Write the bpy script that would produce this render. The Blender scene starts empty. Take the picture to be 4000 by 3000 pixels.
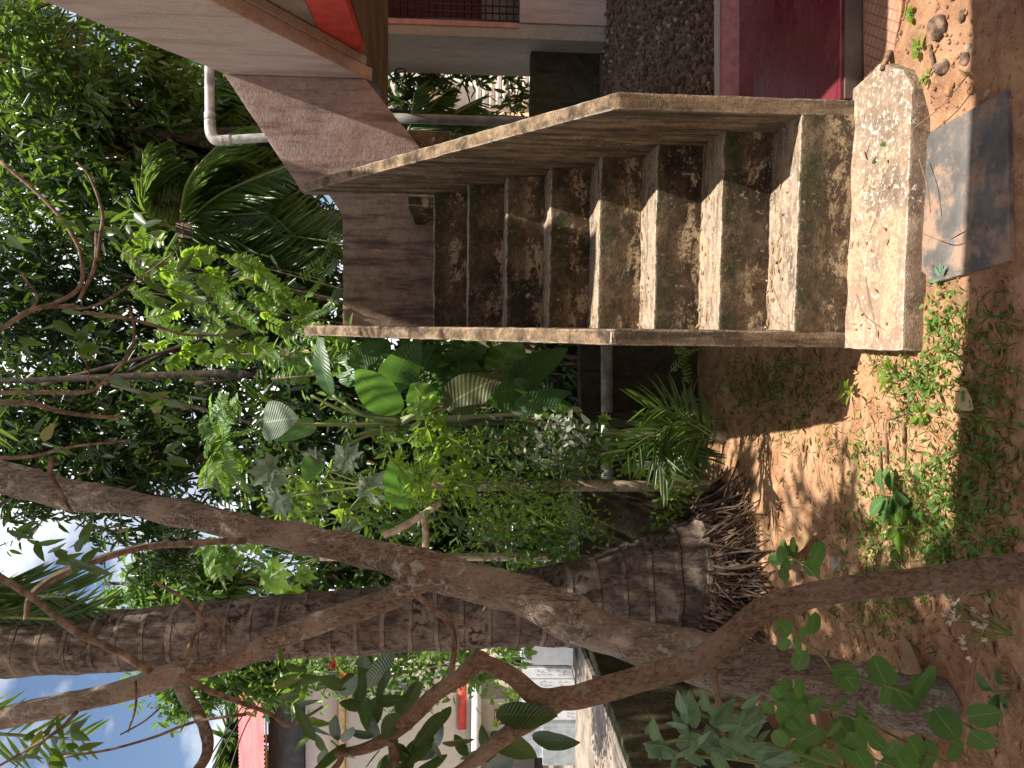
import bpy, bmesh, math, random
import numpy as np
from mathutils import Vector, Matrix, noise as mnoise
RNG = np.random.default_rng(7); random.seed(7)
SC = bpy.context.scene; COL = SC.collection
rad = math.radians

# ------------------------------------------------------------------ camera
CAM = np.array([-0.0012, -2.9193, 1.7132]); YAW, PIT, ROL, FPX = -0.0702, -0.0690, 0.0069, 3122.07
FW = np.array([math.sin(YAW)*math.cos(PIT), math.cos(YAW)*math.cos(PIT), math.sin(PIT)])
_r = np.array([math.cos(YAW), -math.sin(YAW), 0.0]); _u = np.cross(_r, FW)
RT = math.cos(ROL)*_r + math.sin(ROL)*_u; UP = -math.sin(ROL)*_r + math.cos(ROL)*_u
cd = bpy.data.cameras.new("camera"); cam = bpy.data.objects.new("camera", cd); COL.objects.link(cam)
cd.sensor_width = 36.0; cd.sensor_fit = 'HORIZONTAL'; cd.lens = FPX/4000*36; cd.clip_start = 0.05; cd.clip_end = 1000
M = Matrix.Identity(4)
for i in range(3):
    M[i][0] = -UP[i]; M[i][1] = RT[i]; M[i][2] = -FW[i]; M[i][3] = CAM[i]   # the phone was held upright: picture is on its side
cam.matrix_world = M; SC.camera = cam

def ray(x, y): return FW + RT*((3000-y)-1500)/FPX - UP*(x-2000)/FPX
def S(x, y, D): return CAM + ray(x, y)*D                      # photo point at distance D along the view
def SZ(x, y, z): d = ray(x, y); return CAM + d*(z-CAM[2])/d[2]
def SY(x, y, Y): d = ray(x, y); return CAM + d*(Y-CAM[1])/d[1]
PXW = 1/FPX                                                   # metres per photo pixel at distance 1

# ------------------------------------------------------------------ light
SUN = np.array([0.291, -0.114, 0.950]); SUN /= np.linalg.norm(SUN)
sl = bpy.data.lights.new("sun", 'SUN'); sl.energy = 5.0; sl.angle = rad(0.55); sl.color = (1.0, 0.925, 0.81)
so = bpy.data.objects.new("sun", sl); COL.objects.link(so)
so.rotation_euler = Vector(SUN).to_track_quat('Z', 'Y').to_euler(); so.location = (3, -2, 12)
W = bpy.data.worlds.new("World"); SC.world = W; W.use_nodes = True
wn = W.node_tree; wn.nodes.clear()
wo = wn.nodes.new('ShaderNodeOutputWorld'); wb = wn.nodes.new('ShaderNodeBackground')
sky = wn.nodes.new('ShaderNodeTexSky'); sky.sky_type = 'NISHITA'; sky.sun_disc = False
sky.sun_elevation = rad(71.8); sky.sun_rotation = rad(111.3); sky.air_density = 1.0; sky.dust_density = 1.2; sky.ozone_density = 2.0
tc = wn.nodes.new('ShaderNodeTexCoord'); mp = wn.nodes.new('ShaderNodeMapping'); mp.inputs['Scale'].default_value = (1, 1, 1.7)
mp.inputs['Location'].default_value = (0.35, 0.1, 0.55)
nz = wn.nodes.new('ShaderNodeTexNoise'); nz.inputs['Scale'].default_value = 1.9; nz.inputs['Detail'].default_value = 7; nz.inputs['Roughness'].default_value = .55
rp = wn.nodes.new('ShaderNodeValToRGB'); rp.color_ramp.elements[0].position = .45; rp.color_ramp.elements[1].position = .58
mx = wn.nodes.new('ShaderNodeMix'); mx.data_type = 'RGBA'; mx.inputs['B'].default_value = (12, 12, 12.1, 1)
wn.links.new(tc.outputs['Generated'], mp.inputs['Vector']); wn.links.new(mp.outputs['Vector'], nz.inputs['Vector'])
wn.links.new(nz.outputs['Fac'], rp.inputs['Fac']); wn.links.new(rp.outputs['Color'], mx.inputs['Factor'])
wn.links.new(sky.outputs['Color'], mx.inputs['A']); wn.links.new(mx.outputs['Result'], wb.inputs['Color'])
wb.inputs['Strength'].default_value = 0.072; wn.links.new(wb.outputs['Background'], wo.inputs['Surface'])
SC.view_settings.view_transform = 'Standard'; SC.view_settings.look = 'None'
SC.view_settings.exposure = 1.0; SC.view_settings.gamma = 1; SC.view_settings.use_curve_mapping = False
SC.cycles.max_bounces = 7; SC.cycles.transmission_bounces = 5; SC.cycles.diffuse_bounces = 4; SC.cycles.transparent_max_bounces = 4

# ------------------------------------------------------------------ materials
class NT:
    def __init__(s, name):
        s.m = bpy.data.materials.new(name); s.m.use_nodes = True; s.t = s.m.node_tree; s.t.nodes.clear()
        s.out = s.t.nodes.new('ShaderNodeOutputMaterial'); s.b = s.t.nodes.new('ShaderNodeBsdfPrincipled')
        s.t.links.new(s.b.outputs[0], s.out.inputs[0]); s._c = {}
    def put(s, sock, v):
        if hasattr(v, 'is_output'): s.t.links.new(v, sock)
        elif isinstance(v, tuple) and len(v) == 3 and sock.type == 'RGBA': sock.default_value = (*v, 1)
        else: sock.default_value = v
    def co(s, kind='Object', scale=(1, 1, 1), loc=(0, 0, 0), rot=(0, 0, 0)):
        k = s.t.nodes.new('ShaderNodeTexCoord'); m = s.t.nodes.new('ShaderNodeMapping')
        m.inputs['Scale'].default_value = scale; m.inputs['Location'].default_value = loc; m.inputs['Rotation'].default_value = rot
        s.t.links.new(k.outputs[kind], m.inputs['Vector']); return m.outputs[0]
    def noise(s, co, scale, detail=5, rough=.55, dist=0):
        n = s.t.nodes.new('ShaderNodeTexNoise'); s.t.links.new(co, n.inputs['Vector'])
        n.inputs['Scale'].default_value = scale; n.inputs['Detail'].default_value = detail
        n.inputs['Roughness'].default_value = rough; n.inputs['Distortion'].default_value = dist; return n.outputs['Fac']
    def vor(s, co, scale, out='Distance', feat='F1'):
        n = s.t.nodes.new('ShaderNodeTexVoronoi'); n.feature = feat; s.t.links.new(co, n.inputs['Vector']); n.inputs['Scale'].default_value = scale; return n.outputs[out]
    def wave(s, co, scale, dist=0, d='Z', det=2, dsc=1.5):
        n = s.t.nodes.new('ShaderNodeTexWave'); n.bands_direction = d; s.t.links.new(co, n.inputs['Vector'])
        n.inputs['Scale'].default_value = scale; n.inputs['Distortion'].default_value = dist; n.inputs['Detail'].default_value = det
        n.inputs['Detail Scale'].default_value = dsc; return n.outputs['Fac']
    def st(s, f, a, b, inv=False):
        n = s.t.nodes.new('ShaderNodeMapRange'); s.put(n.inputs['Value'], f); n.inputs['From Min'].default_value = a; n.inputs['From Max'].default_value = b
        n.interpolation_type = 'SMOOTHSTEP'
        if inv: n.inputs['To Min'].default_value = 1; n.inputs['To Max'].default_value = 0
        return n.outputs[0]
    def mul(s, a, b, op='MULTIPLY'):
        n = s.t.nodes.new('ShaderNodeMath'); n.operation = op; s.put(n.inputs[0], a); s.put(n.inputs[1], b); return n.outputs[0]
    def mix(s, f, a, b):
        n = s.t.nodes.new('ShaderNodeMix'); n.data_type = 'RGBA'; s.put(n.inputs['Factor'], f); s.put(n.inputs['A'], a); s.put(n.inputs['B'], b); return n.outputs['Result']
    def rnd(s): return s.t.nodes.new('ShaderNodeNewGeometry').outputs['Random Per Island']
    def nrm(s, ax):
        g = s.t.nodes.new('ShaderNodeNewGeometry'); x = s.t.nodes.new('ShaderNodeSeparateXYZ'); s.t.links.new(g.outputs['True Normal'], x.inputs[0]); return x.outputs[ax]
    def pos(s, ax):
        g = s.t.nodes.new('ShaderNodeTexCoord'); x = s.t.nodes.new('ShaderNodeSeparateXYZ'); s.t.links.new(g.outputs['Object'], x.inputs[0]); return x.outputs[ax]
    def bump(s, h, st=.4, dist=.01):
        n = s.t.nodes.new('ShaderNodeBump'); n.inputs['Strength'].default_value = st; n.inputs['Distance'].default_value = dist
        s.put(n.inputs['Height'], h); s.t.links.new(n.outputs[0], s.b.inputs['Normal']); return n.outputs[0]
    def fin(s, col, rough=.85, spec=.3):
        s.put(s.b.inputs['Base Color'], col); s.put(s.b.inputs['Roughness'], rough); s.b.inputs['Specular IOR Level'].default_value = spec; return s.m

def concrete(name, base, ochre, dark, flake, moss=.35, streak=1.0, darkamt=.5, flakeamt=.5, tread=0.0, edge=0.0):
    n = NT(name); c = n.co(); cs = n.co(scale=(6, 6, .8)) if streak else c
    big = n.noise(c, 3.2, 6, .62); fine = n.noise(c, 42, 6, .7); med = n.noise(c, 11, 6, .68, .6)
    col = n.mix(n.st(med, .38, .62), base, ochre)
    col = n.mix(n.mul(n.st(n.noise(cs, 2.2, 7, .7), .66-.3*darkamt, .74-.1*darkamt), .88), col, dark)
    col = n.mix(n.mul(n.st(big, .5, .7), n.mul(n.st(fine, .42, .6), moss)), col, (.045, .058, .018))
    fl = n.mul(n.st(n.noise(c, 34, 8, .8, .2), .60-.06*flakeamt, .70-.06*flakeamt), n.st(n.noise(c, 4.5, 4, .6), .5-.12*flakeamt, .66))
    col = n.mix(fl, col, flake)
    if tread:                                                       # feet keep the treads scuffed down to pale cement, algae hold on to the risers
        t = n.st(n.nrm(2), .55, .9); wv = n.st(n.noise(n.co(scale=(1, 3, 3)), 9, 6, .7), .3, .62)
        col = n.mix(n.mul(n.mul(t, wv), tread), col, (.52, .40, .30)); col = n.mix(n.mul(n.mul(t, n.st(fine, .55, .62)), .8), col, (.74, .68, .60))
        fr = n.mul(n.mul(n.mul(n.pos(2), .0769, 'SUBTRACT'), 5.0), 0, 'FRACT')
        low = n.st(fr, .30, .62, True); high = n.st(fr, .42, .75)
        pat = n.st(n.noise(n.co(scale=(1, 1, 2.0), loc=(3, 1, 0)), 5, 9, .76, .2), .50, .56); col = n.mix(n.mul(n.mul(n.mul(pat, n.st(fine, .40, .52)), n.mul(n.mul(low, .8), .2, 'ADD')), .95), col, (.50, .385, .25))
        col = n.mix(n.mul(n.mul(n.st(n.noise(n.co(loc=(5, 2, 1)), 4, 7, .75), .44, .56), n.mul(n.mul(high, n.mul(1.0, t, 'SUBTRACT')), .95 if tread > .5 else .25)), n.mul(n.st(fine, .38, .52), .9)), col, (.046, .056, .022))
    col = n.mix(n.mul(n.st(fine, .5, .7), .45), col, dark)
    if edge:                                                        # arrises knocked bare by feet and weather
        bv = n.t.nodes.new('ShaderNodeBevel'); bv.samples = 4; bv.inputs['Radius'].default_value = .016; g = n.t.nodes.new('ShaderNodeNewGeometry')
        dt = n.t.nodes.new('ShaderNodeVectorMath'); dt.operation = 'DOT_PRODUCT'; n.t.links.new(bv.outputs[0], dt.inputs[0]); n.t.links.new(g.outputs['Normal'], dt.inputs[1])
        e = n.mul(n.st(dt.outputs['Value'], .995, .93, False), n.st(n.noise(c, 21, 6, .75), .42, .56)); col = n.mix(n.mul(e, edge), col, (.66, .58, .47))
    gr = n.noise(c, 210, 2, .6); col = n.mix(n.mul(n.st(gr, .52, .66), .4), col, dark)
    n.bump(n.mul(n.mul(fine, .65), n.mul(gr, .35), 'ADD'), .95, .012)
    return n.fin(col, .92, .2)
M_STEP = concrete("mossy_step_concrete", (.088, .061, .038), (.165, .115, .072), (.017, .013, .009), (.62, .50, .37), .9, 0, .85, .8, .75, .85)
M_KERB = concrete("worn_painted_concrete", (.27, .185, .125), (.37, .265, .185), (.09, .06, .042), (.85, .82, .78), .4, 0, .6, 1.25, .2, .8)
M_WALL = concrete("stained_parapet_concrete", (.215, .145, .09), (.35, .245, .155), (.035, .026, .018), (.60, .52, .45), .7, 1, 1.0, .75, 0, .6)
M_LAND = concrete("dark_stained_landing_concrete", (.25, .17, .13), (.34, .245, .19), (.06, .042, .034), (.5, .42, .36), .15, 1, .75, .4)
M_PINKW = concrete("weathered_pink_concrete", (.31, .22, .195), (.36, .29, .265), (.15, .095, .08), (.47, .40, .37), .1, 1, .65, .7)
M_PINKC = concrete("pale_pink_plaster", (.53, .425, .385), (.57, .47, .43), (.40, .29, .245), (.62, .52, .49), .03, 1, .75, .0)
M_BEIGE = concrete("beige_concrete", (.40, .345, .29), (.45, .385, .325), (.24, .17, .125), (.46, .4, .33), .05, 1, .3, .1)
M_DARKW = concrete("black_mossy_wall", (.055, .045, .03), (.085, .07, .045), (.022, .019, .014), (.2, .19, .15), .5, 1, .55, .25)
M_MOSSW = concrete("green_mossy_wall", (.10, .082, .052), (.17, .15, .085), (.03, .027, .017), (.23, .21, .16), .95, 1, .75, .4)
M_CREAM = concrete("cream_plaster", (.66, .60, .49), (.70, .65, .55), (.52, .45, .34), (.74, .7, .62), .0, 1, .1, .1)
M_WHITEW = concrete("grimy_white_plaster", (.72, .70, .66), (.76, .75, .72), (.40, .38, .35), (.8, .79, .77), .0, 1, .15, .1)

def plain(name, col, rough=.6, spec=.3, var=.12, scale=9, bump=.15):
    n = NT(name); c = n.co(); f = n.noise(c, scale, 5, .6)
    d = tuple(x*(1-var*1.8) for x in col); l = tuple(min(1, x*(1+var)) for x in col)
    n.bump(n.noise(c, scale*7, 4), bump, .004)
    return n.fin(n.mix(n.st(f, .35, .65), d, l), rough, spec)
M_RED = plain("red_painted_wall", (.52, .06, .04), .6)
M_GREYB = plain("grey_brown_soffit", (.25, .205, .165), .85, .2, .2, 4)
M_BROWN = plain("dark_beige_soffit", (.15, .115, .09), .85, .2, .2, 3)
M_PVC = plain("weathered_grey_pvc", (.40, .385, .355), .5, .4, .3, 9)
M_PVCD = plain("grey_pipe", (.17, .165, .16), .5, .3, .2, 10)
M_BLACKM = plain("black_iron", (.02, .02, .022), .5, .4)
M_PINKL = plain("pink_sill_paint", (.50, .24, .22), .6)
M_ROOF = plain("red_roof_sheet", (.62, .12, .12), .5, .3, .15, 2)
M_FASC = plain("orange_fascia", (.60, .28, .20), .6)
M_BLUEG = plain("blue_grey_gable", (.10, .125, .17), .7)
M_YELW = plain("yellow_band_plaster", (.70, .55, .30), .8)
M_GATE = plain("white_gate_paint", (.80, .81, .83), .4, .4, .05)
M_GATEF = plain("grey_gate_frame", (.42, .46, .49), .45, .4)
M_DKIN = plain("dark_interior", (.06, .05, .045), .8)
M_SHUT = plain("maroon_shutter", (.33, .05, .05), .6)
M_DIMR = plain("dim_maroon_room_wall", (.10, .017, .018), .7)  # maroon darkened so the colour carries the room's shade
M_DIMC = plain("dim_cream_room_wall", (.22, .19, .155), .8)  # cream darkened likewise, room shade put into the colour
M_TILE = None
def mk_redfloor():
    n = NT("polished_red_floor"); c = n.co(); f = n.noise(c, 6, 6, .65); g = n.noise(c, 90, 3, .7)
    col = n.mix(n.st(f, .35, .7), (.15, .022, .034), (.20, .04, .052))
    col = n.mix(n.mul(n.st(g, .56, .70), .55), col, (.30, .11, .115)); col = n.mix(n.mul(n.st(n.noise(c, 2.6, 7, .7), .5, .66), .45), col, (.30, .13, .125))
    w = n.wave(n.co(scale=(1, 1, 1)), 1.15, .0, 'Y'); j = n.st(w, .004, .0005)
    col = n.mix(n.mul(j, .8), col, (.10, .008, .012))
    n.bump(n.noise(c, 60, 4), .04, .003); n.b.inputs['Coat Weight'].default_value = .25; n.b.inputs['Coat Roughness'].default_value = .2
    return n.fin(col, n.mix(n.st(f, .3, .7), (.2,)*3, (.34,)*3), .45)
M_REDF = mk_redfloor()
M_CURB = plain("dull_pink_curb", (.46, .19, .20), .45, .4, .12, 20)
def mk_slab():
    n = NT("dark_granite_slab"); c = n.co(); f = n.noise(c, 7, 6, .65); g = n.noise(c, 160, 3, .7)
    col = n.mix(n.st(f, .35, .7), (.085, .08, .078), (.17, .16, .15))
    col = n.mix(n.mul(n.st(n.noise(c, 3.3, 7, .75), .50, .60), .75), col, (.36, .23, .155))
    col = n.mix(n.mul(n.st(g, .55, .75), .35), col, (.22, .22, .23)); n.bump(g, .2, .003)
    return n.fin(col, .55, .4)
M_SLAB = mk_slab()
def mk_tile():
    n = NT("terracotta_chequer_tile"); c = n.co(rot=(0, 0, .5)); a = n.wave(c, 9.5, 0, 'X'); b = n.wave(c, 9.5, 0, 'Y')
    g = n.mul(n.st(a, .0, .1), n.st(b, .0, .1)); f = n.noise(n.co(), 8, 6, .7)
    col = n.mix(n.st(f, .35, .65), (.33, .17, .115), (.44, .255, .175)); col = n.mix(g, (.25, .13, .09), col)
    n.bump(g, .5, .004); return n.fin(col, .85, .2)
M_TILE = mk_tile()
def mk_soil():
    n = NT("red_laterite_soil"); c = n.co(); big = n.noise(c, 1.3, 6, .6); med = n.noise(c, 9, 7, .7, .4); fine = n.noise(c, 55, 6, .75)
    col = n.mix(n.st(med, .35, .65), (.34, .175, .092), (.56, .335, .20))
    col = n.mix(n.mul(n.st(big, .5, .7), .6), col, (.26, .145, .09))
    col = n.mix(n.mul(n.st(n.noise(c, 5, 6, .7), .56, .7), .65), col, (.115, .10, .04))
    col = n.mix(n.mul(n.st(fine, .58, .7), .7), col, (.66, .46, .34))
    col = n.mix(n.mul(n.st(fine, .45, .32), .7), col, (.17, .085, .05))
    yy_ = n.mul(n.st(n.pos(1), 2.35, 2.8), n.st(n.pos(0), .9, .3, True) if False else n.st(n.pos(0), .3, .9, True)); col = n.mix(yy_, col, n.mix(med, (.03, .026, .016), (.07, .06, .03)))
    v = n.vor(c, 38)
    n.bump(n.mul(n.mul(fine, .6), n.mul(n.noise(c, 150, 3, .7), .5), 'ADD'), 1.0, .014)
    return n.fin(col, .95, .15)
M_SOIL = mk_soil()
def mk_bark(name, base, light, dark, lichen=.0, sc=(14, 14, 3), rings=0):
    n = NT(name); c = n.co(scale=sc); o = n.co(); f = n.noise(c, 3.0, 8, .72, .8); big = n.noise(o, 4.5, 5, .6)
    col = n.mix(n.st(f, .35, .62), dark, base); col = n.mix(n.mul(n.st(big, .45, .68), .75), col, light)
    if lichen:
        col = n.mix(n.mul(n.st(n.noise(o, 26, 6, .75, .5), .535, .575), n.mul(n.st(n.noise(o, 4, 3), .40, .56), lichen)), col, (.37, .355, .31)); col = n.mix(n.mul(n.st(n.noise(o, 60, 4, .75), .55, .65), .6), col, dark)
    h = n.mul(f, 1.0)
    if rings:
        w = n.wave(n.co(), rings, 1.5, 'Z', 3, 1.2); k = n.st(w, .86, .97)
        h = n.mul(f, n.mul(k, .8), 'ADD')
        col = n.mix(n.mul(n.st(n.noise(o, 16, 7, .75, 1.2), .50, .58), n.st(n.noise(o, 2.2, 3), .38, .56)), col, (.032, .02, .016)); col = n.mix(n.mul(n.mul(k, .55), n.st(n.noise(o, 4, 7, .8), .44, .6)), col, (.36, .27, .205))
    n.bump(h, .95, .014); return n.fin(col, .92, .2)
M_BARK = mk_bark("brown_flaky_bark", (.255, .195, .145), (.36, .30, .235), (.075, .052, .037), 1.0, (30, 30, 7))
M_BARK2 = mk_bark("smooth_tan_bark", (.32, .23, .16), (.42, .325, .24), (.13, .085, .055), .6, (38, 38, 20))
M_BARKD = mk_bark("dark_bark", (.06, .047, .036), (.09, .07, .052), (.025, .019, .015), .2)
M_COCO = mk_bark("coconut_bark", (.15, .115, .092), (.26, .215, .17), (.045, .032, .026), .0, (16, 16, 4), 2.3)
M_ROOT = mk_bark("fibrous_roots", (.13, .088, .064), (.20, .14, .10), (.04, .027, .02), 0, (30, 30, 8))
M_TWIG = plain("twig_bark", (.17, .125, .09), .85, .2, .3, 30)
M_PALETWIG = plain("pale_twig_bark", (.42, .34, .25), .85, .2, .2, 30)
M_STICK = plain("dry_stick", (.20, .13, .085), .9, .2, .3, 40)
M_STONE = plain("laterite_stone", (.22, .15, .105), .95, .2, .4, 14, .6)
M_STONEP = plain("pale_stone", (.48, .40, .33), .95, .2, .25, 14, .5)
M_STEM = plain("green_stem", (.17, .22, .07), .5)
def mk_gravel():
    n = NT("brown_gravel"); r = n.rnd(); col = n.mix(n.st(r, 0, .8), (.095, .065, .042), (.22, .165, .115)); col = n.mix(n.st(r, .93, .97), col, (.42, .38, .33)); return n.fin(col, .9, .2)
M_GRAV = mk_gravel()

def leafmat(name, a, b, tr, trans=.4, rough=.38, spec=.5, odd=None, uvvein=False, oddamt=.05):
    n = NT(name); r = n.rnd(); col = n.mix(n.st(r, 0, 1), a, b)
    if odd: col = n.mix(n.st(r, 1-oddamt, 1-oddamt*.7), col, odd)
    if uvvein:
        v = n.wave(n.co('UV', (0.35, 1, 1), rot=(0, 0, 0)), 9, .6, 'DIAGONAL'); col = n.mix(n.mul(n.st(v, .7, 1), .14), col, tuple(min(1, x*1.9) for x in a))
        ux = n.t.nodes.new('ShaderNodeSeparateXYZ'); k = n.t.nodes.new('ShaderNodeTexCoord'); n.t.links.new(k.outputs['UV'], ux.inputs[0])
        mid = n.st(n.mul(n.mul(ux.outputs[0], -.5, 'ADD'), 1, 'ABSOLUTE') if False else n.mul(ux.outputs[0], .5, 'SUBTRACT'), -.03, 0)
        mid2 = n.st(n.mul(ux.outputs[0], .5, 'SUBTRACT'), 0, .03, True)
        col = n.mix(n.mul(n.mul(mid, mid2), .75), col, tuple(min(1, x*2.6+.05) for x in b)); n.bump(v, .35, .006)
    n.fin(col, rough, spec)
    t = n.t.nodes.new('ShaderNodeBsdfTranslucent'); t.inputs[0].default_value = (*tr, 1); m = n.t.nodes.new('ShaderNodeMixShader'); m.inputs[0].default_value = trans
    n.t.links.new(n.b.outputs[0], m.inputs[1]); n.t.links.new(t.outputs[0], m.inputs[2]); n.t.links.new(m.outputs[0], n.out.inputs[0])
    return n.m
L_DARK = leafmat("dark_glossy_leaf", (.011, .029, .009), (.026, .053, .015), (.10, .20, .024), .27, .30, .5, (.20, .18, .04), False, .03)
L_MANGO = leafmat("mango_leaf", (.017, .042, .011), (.038, .076, .018), (.20, .36, .035), .34, .30, .5, (.25, .2, .06), False, .03)
L_LIME = leafmat("lime_leaf", (.085, .18, .024), (.15, .27, .04), (.46, .68, .07), .5, .4, .4)
L_MID = leafmat("mid_green_leaf", (.04, .095, .022), (.08, .155, .035), (.24, .42, .06), .4, .4, .4, (.30, .25, .05), False, .03)
L_FERN = leafmat("fern_leaf", (.07, .17, .035), (.13, .26, .06), (.38, .6, .1), .45, .45, .4)
L_PALM = leafmat("palm_leaf", (.035, .08, .02), (.07, .125, .03), (.25, .4, .06), .35, .35, .5)
L_BAN = leafmat("banana_leaf", (.035, .095, .03), (.05, .12, .04), (.20, .42, .06), .38, .38, .5, None, True)
L_GREY = leafmat("grey_green_leaf", (.10, .15, .105), (.15, .20, .14), (.22, .34, .13), .3, .5, .4, None, True)
L_PALE = leafmat("pale_silver_leaf", (.26, .32, .22), (.40, .45, .34), (.3, .4, .2), .25, .5, .4)
L_BLUE = leafmat("blue_green_leaf", (.045, .105, .062), (.075, .15, .085), (.17, .32, .10), .32, .5, .4)
L_ROUND = leafmat("soft_round_leaf", (.05, .13, .04), (.09, .19, .055), (.22, .42, .08), .35, .6, .3)
L_DRY = leafmat("dry_leaf", (.30, .17, .08), (.42, .29, .16), (.4, .25, .1), .2, .7, .2)
L_STRAW = leafmat("straw_leaf", (.55, .40, .22), (.60, .46, .28), (.5, .35, .15), .2, .6, .3)
L_GRASS = leafmat("grass_blade", (.055, .12, .022), (.12, .20, .045), (.26, .42, .06), .35, .5, .3, (.35, .28, .10), False, .08)
L_BUD = plain("white_bud", (.75, .70, .58), .6)
L_FLOW = plain("red_ixora", (.6, .06, .04), .6)

# ------------------------------------------------------------------ mesh helpers
def tag(o, label=None, cat=None, group=None, kind=None):
    if label: o['label'] = label
    if cat: o['category'] = cat
    if group: o['group'] = group
    if kind: o['kind'] = kind
    return o
def thing(name, loc, label, cat, group=None):
    o = bpy.data.objects.new(name, None); COL.objects.link(o); o.location = tuple(float(a) for a in loc); o.empty_display_size = .1
    return tag(o, label, cat, group)
class MB:
    def __init__(s): s.v = []; s.f = []; s.n = 0; s.uv = None
    def add(s, v, f, mi=0):
        v = np.asarray(v, float).reshape(-1, 3); s.f.append((np.asarray(f) + s.n, mi)) if isinstance(f, np.ndarray) else s.f.extend([(np.array([q]) + s.n, mi) for q in f])
        s.v.append(v); s.n += len(v); return s
    def build(s, name, mats, parent=None, smooth=False):
        mats = mats if isinstance(mats, (list, tuple)) else [mats]
        V = np.concatenate(s.v)
        if parent is not None: V = V - np.array(parent_world(parent))
        me = bpy.data.meshes.new(name); li = []; ls = []; lt = []; mi = []; p = 0
        for F, m in s.f:
            k = F.shape[1]; li.append(F.ravel()); ls.append(p + np.arange(len(F))*k); lt.append(np.full(len(F), k)); mi.append(np.full(len(F), m)); p += F.size
        li = np.concatenate(li); ls = np.concatenate(ls); lt = np.concatenate(lt); mi = np.concatenate(mi)
        me.vertices.add(len(V)); me.vertices.foreach_set('co', V.ravel().astype(np.float32))
        me.loops.add(len(li)); me.loops.foreach_set('vertex_index', li.astype(np.int32))
        me.polygons.add(len(ls)); me.polygons.foreach_set('loop_start', ls.astype(np.int32)); me.polygons.foreach_set('loop_total', lt.astype(np.int32))
        me.polygons.foreach_set('material_index', mi.astype(np.int32))
        if smooth: me.polygons.foreach_set('use_smooth', np.ones(len(ls), bool))
        for m in mats: me.materials.append(m)
        me.update(calc_edges=True); me.validate()
        o = bpy.data.objects.new(name, me); COL.objects.link(o)
        if parent is not None: o.parent = parent
        return o
def parent_world(p):
    w = np.zeros(3)
    while p is not None: w = w + np.array(p.location); p = p.parent
    return w
def nrmz(a): a = np.asarray(a, float); return a/np.maximum(np.linalg.norm(a, axis=-1, keepdims=True), 1e-9)
def smooth_path(pts, n=6):
    P = np.asarray(pts, float)
    if len(P) < 3:
        t = np.linspace(0, 1, n+1)[:, None]; return P[0]*(1-t)+P[1]*t
    Q = np.vstack([2*P[0]-P[1], P, 2*P[-1]-P[-2]]); o = []
    for i in range(1, len(Q)-2):
        for k in range(n):
            t = k/n; a, b, c, d = Q[i-1], Q[i], Q[i+1], Q[i+2]
            o.append(.5*((2*b)+(-a+c)*t+(2*a-5*b+4*c-d)*t*t+(-a+3*b-3*c+d)*t**3))
    o.append(P[-1]); return np.array(o)
def tube(mb, pts, rads, ns=10, nsub=6, rough=0.0, mi=0, seed=0, cap=True, freq=9.0):
    P = smooth_path(pts, nsub); R = np.interp(np.linspace(0, 1, len(P)), np.linspace(0, 1, len(rads)), rads) if not np.isscalar(rads) else np.full(len(P), rads)
    T = nrmz(np.gradient(P, axis=0)); a = np.array([.3, .9, .2]) if abs(T[0][1]) < .8 else np.array([1., 0, 0]); vs = []
    U = nrmz(np.cross(T[0], a))
    for i in range(len(P)):
        U = nrmz(U - T[i]*np.dot(U, T[i])); Wv = np.cross(T[i], U); ang = np.arange(ns)*2*math.pi/ns
        ring = P[i] + (np.cos(ang)[:, None]*U + np.sin(ang)[:, None]*Wv)*R[i]
        if rough:
            for k in range(ns):
                q = ring[k]; d = q - P[i]
                ring[k] = P[i] + d*(1 + rough*mnoise.fractal(Vector((q[0]*freq+seed, q[1]*freq, q[2]*freq*.6)), 1.0, 2.0, 3))
        vs.append(ring)
    V = np.concatenate(vs); n = len(P); i = np.arange(n-1)[:, None]*ns; k = np.arange(ns)[None]; k2 = (k+1) % ns
    F = np.stack([i+k, i+k2, i+ns+k2, i+ns+k], -1).reshape(-1, 4); b0 = mb.n; mb.add(V, F, mi)
    if cap:
        mb.f.append((np.array([b0+np.arange(ns)[::-1]]), mi)); mb.f.append((np.array([b0+(n-1)*ns+np.arange(ns)]), mi))
    return P
LEAF_V = np.array([(0, 0, 0), (.5, .30, .0), (.42, .68, .0), (0, 1, -.06), (-.42, .68, .0), (-.5, .30, 0)], float)
def leaves(mb, pos, d, nrm, L, Wd, fold=.18, droop=.12, mi=0):
    pos = np.asarray(pos, float).reshape(-1, 3); n = len(pos)
    if n == 0: return
    d = nrmz(np.broadcast_to(d, (n, 3))); nn = np.broadcast_to(nrm, (n, 3)); s = nrmz(np.cross(d, nn)); nn = np.cross(s, d)
    L = np.broadcast_to(L, n)[:, None, None]; Wd = np.broadcast_to(Wd, n)[:, None, None]; t = LEAF_V
    z = np.abs(t[:, 0])*2*fold*Wd[:, :, 0] if False else (np.abs(t[:, 0])*fold)[None, :, None]*Wd*2 - (droop*t[:, 1]**2)[None, :, None]*L
    V = pos[:, None] + s[:, None]*t[None, :, :1]*Wd + d[:, None]*t[None, :, 1:2]*L + nn[:, None]*z
    b = (np.arange(n)*6)[:, None]
    F = np.concatenate([b+np.array([[0, 1, 2, 3]]), b+np.array([[0, 3, 4, 5]])]); mb.add(V.reshape(-1, 3), F, mi)
def rdir(n, up=0.0, spread=1.0):
    v = RNG.normal(size=(n, 3))*spread; v[:, 2] += up; return nrmz(v)
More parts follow.
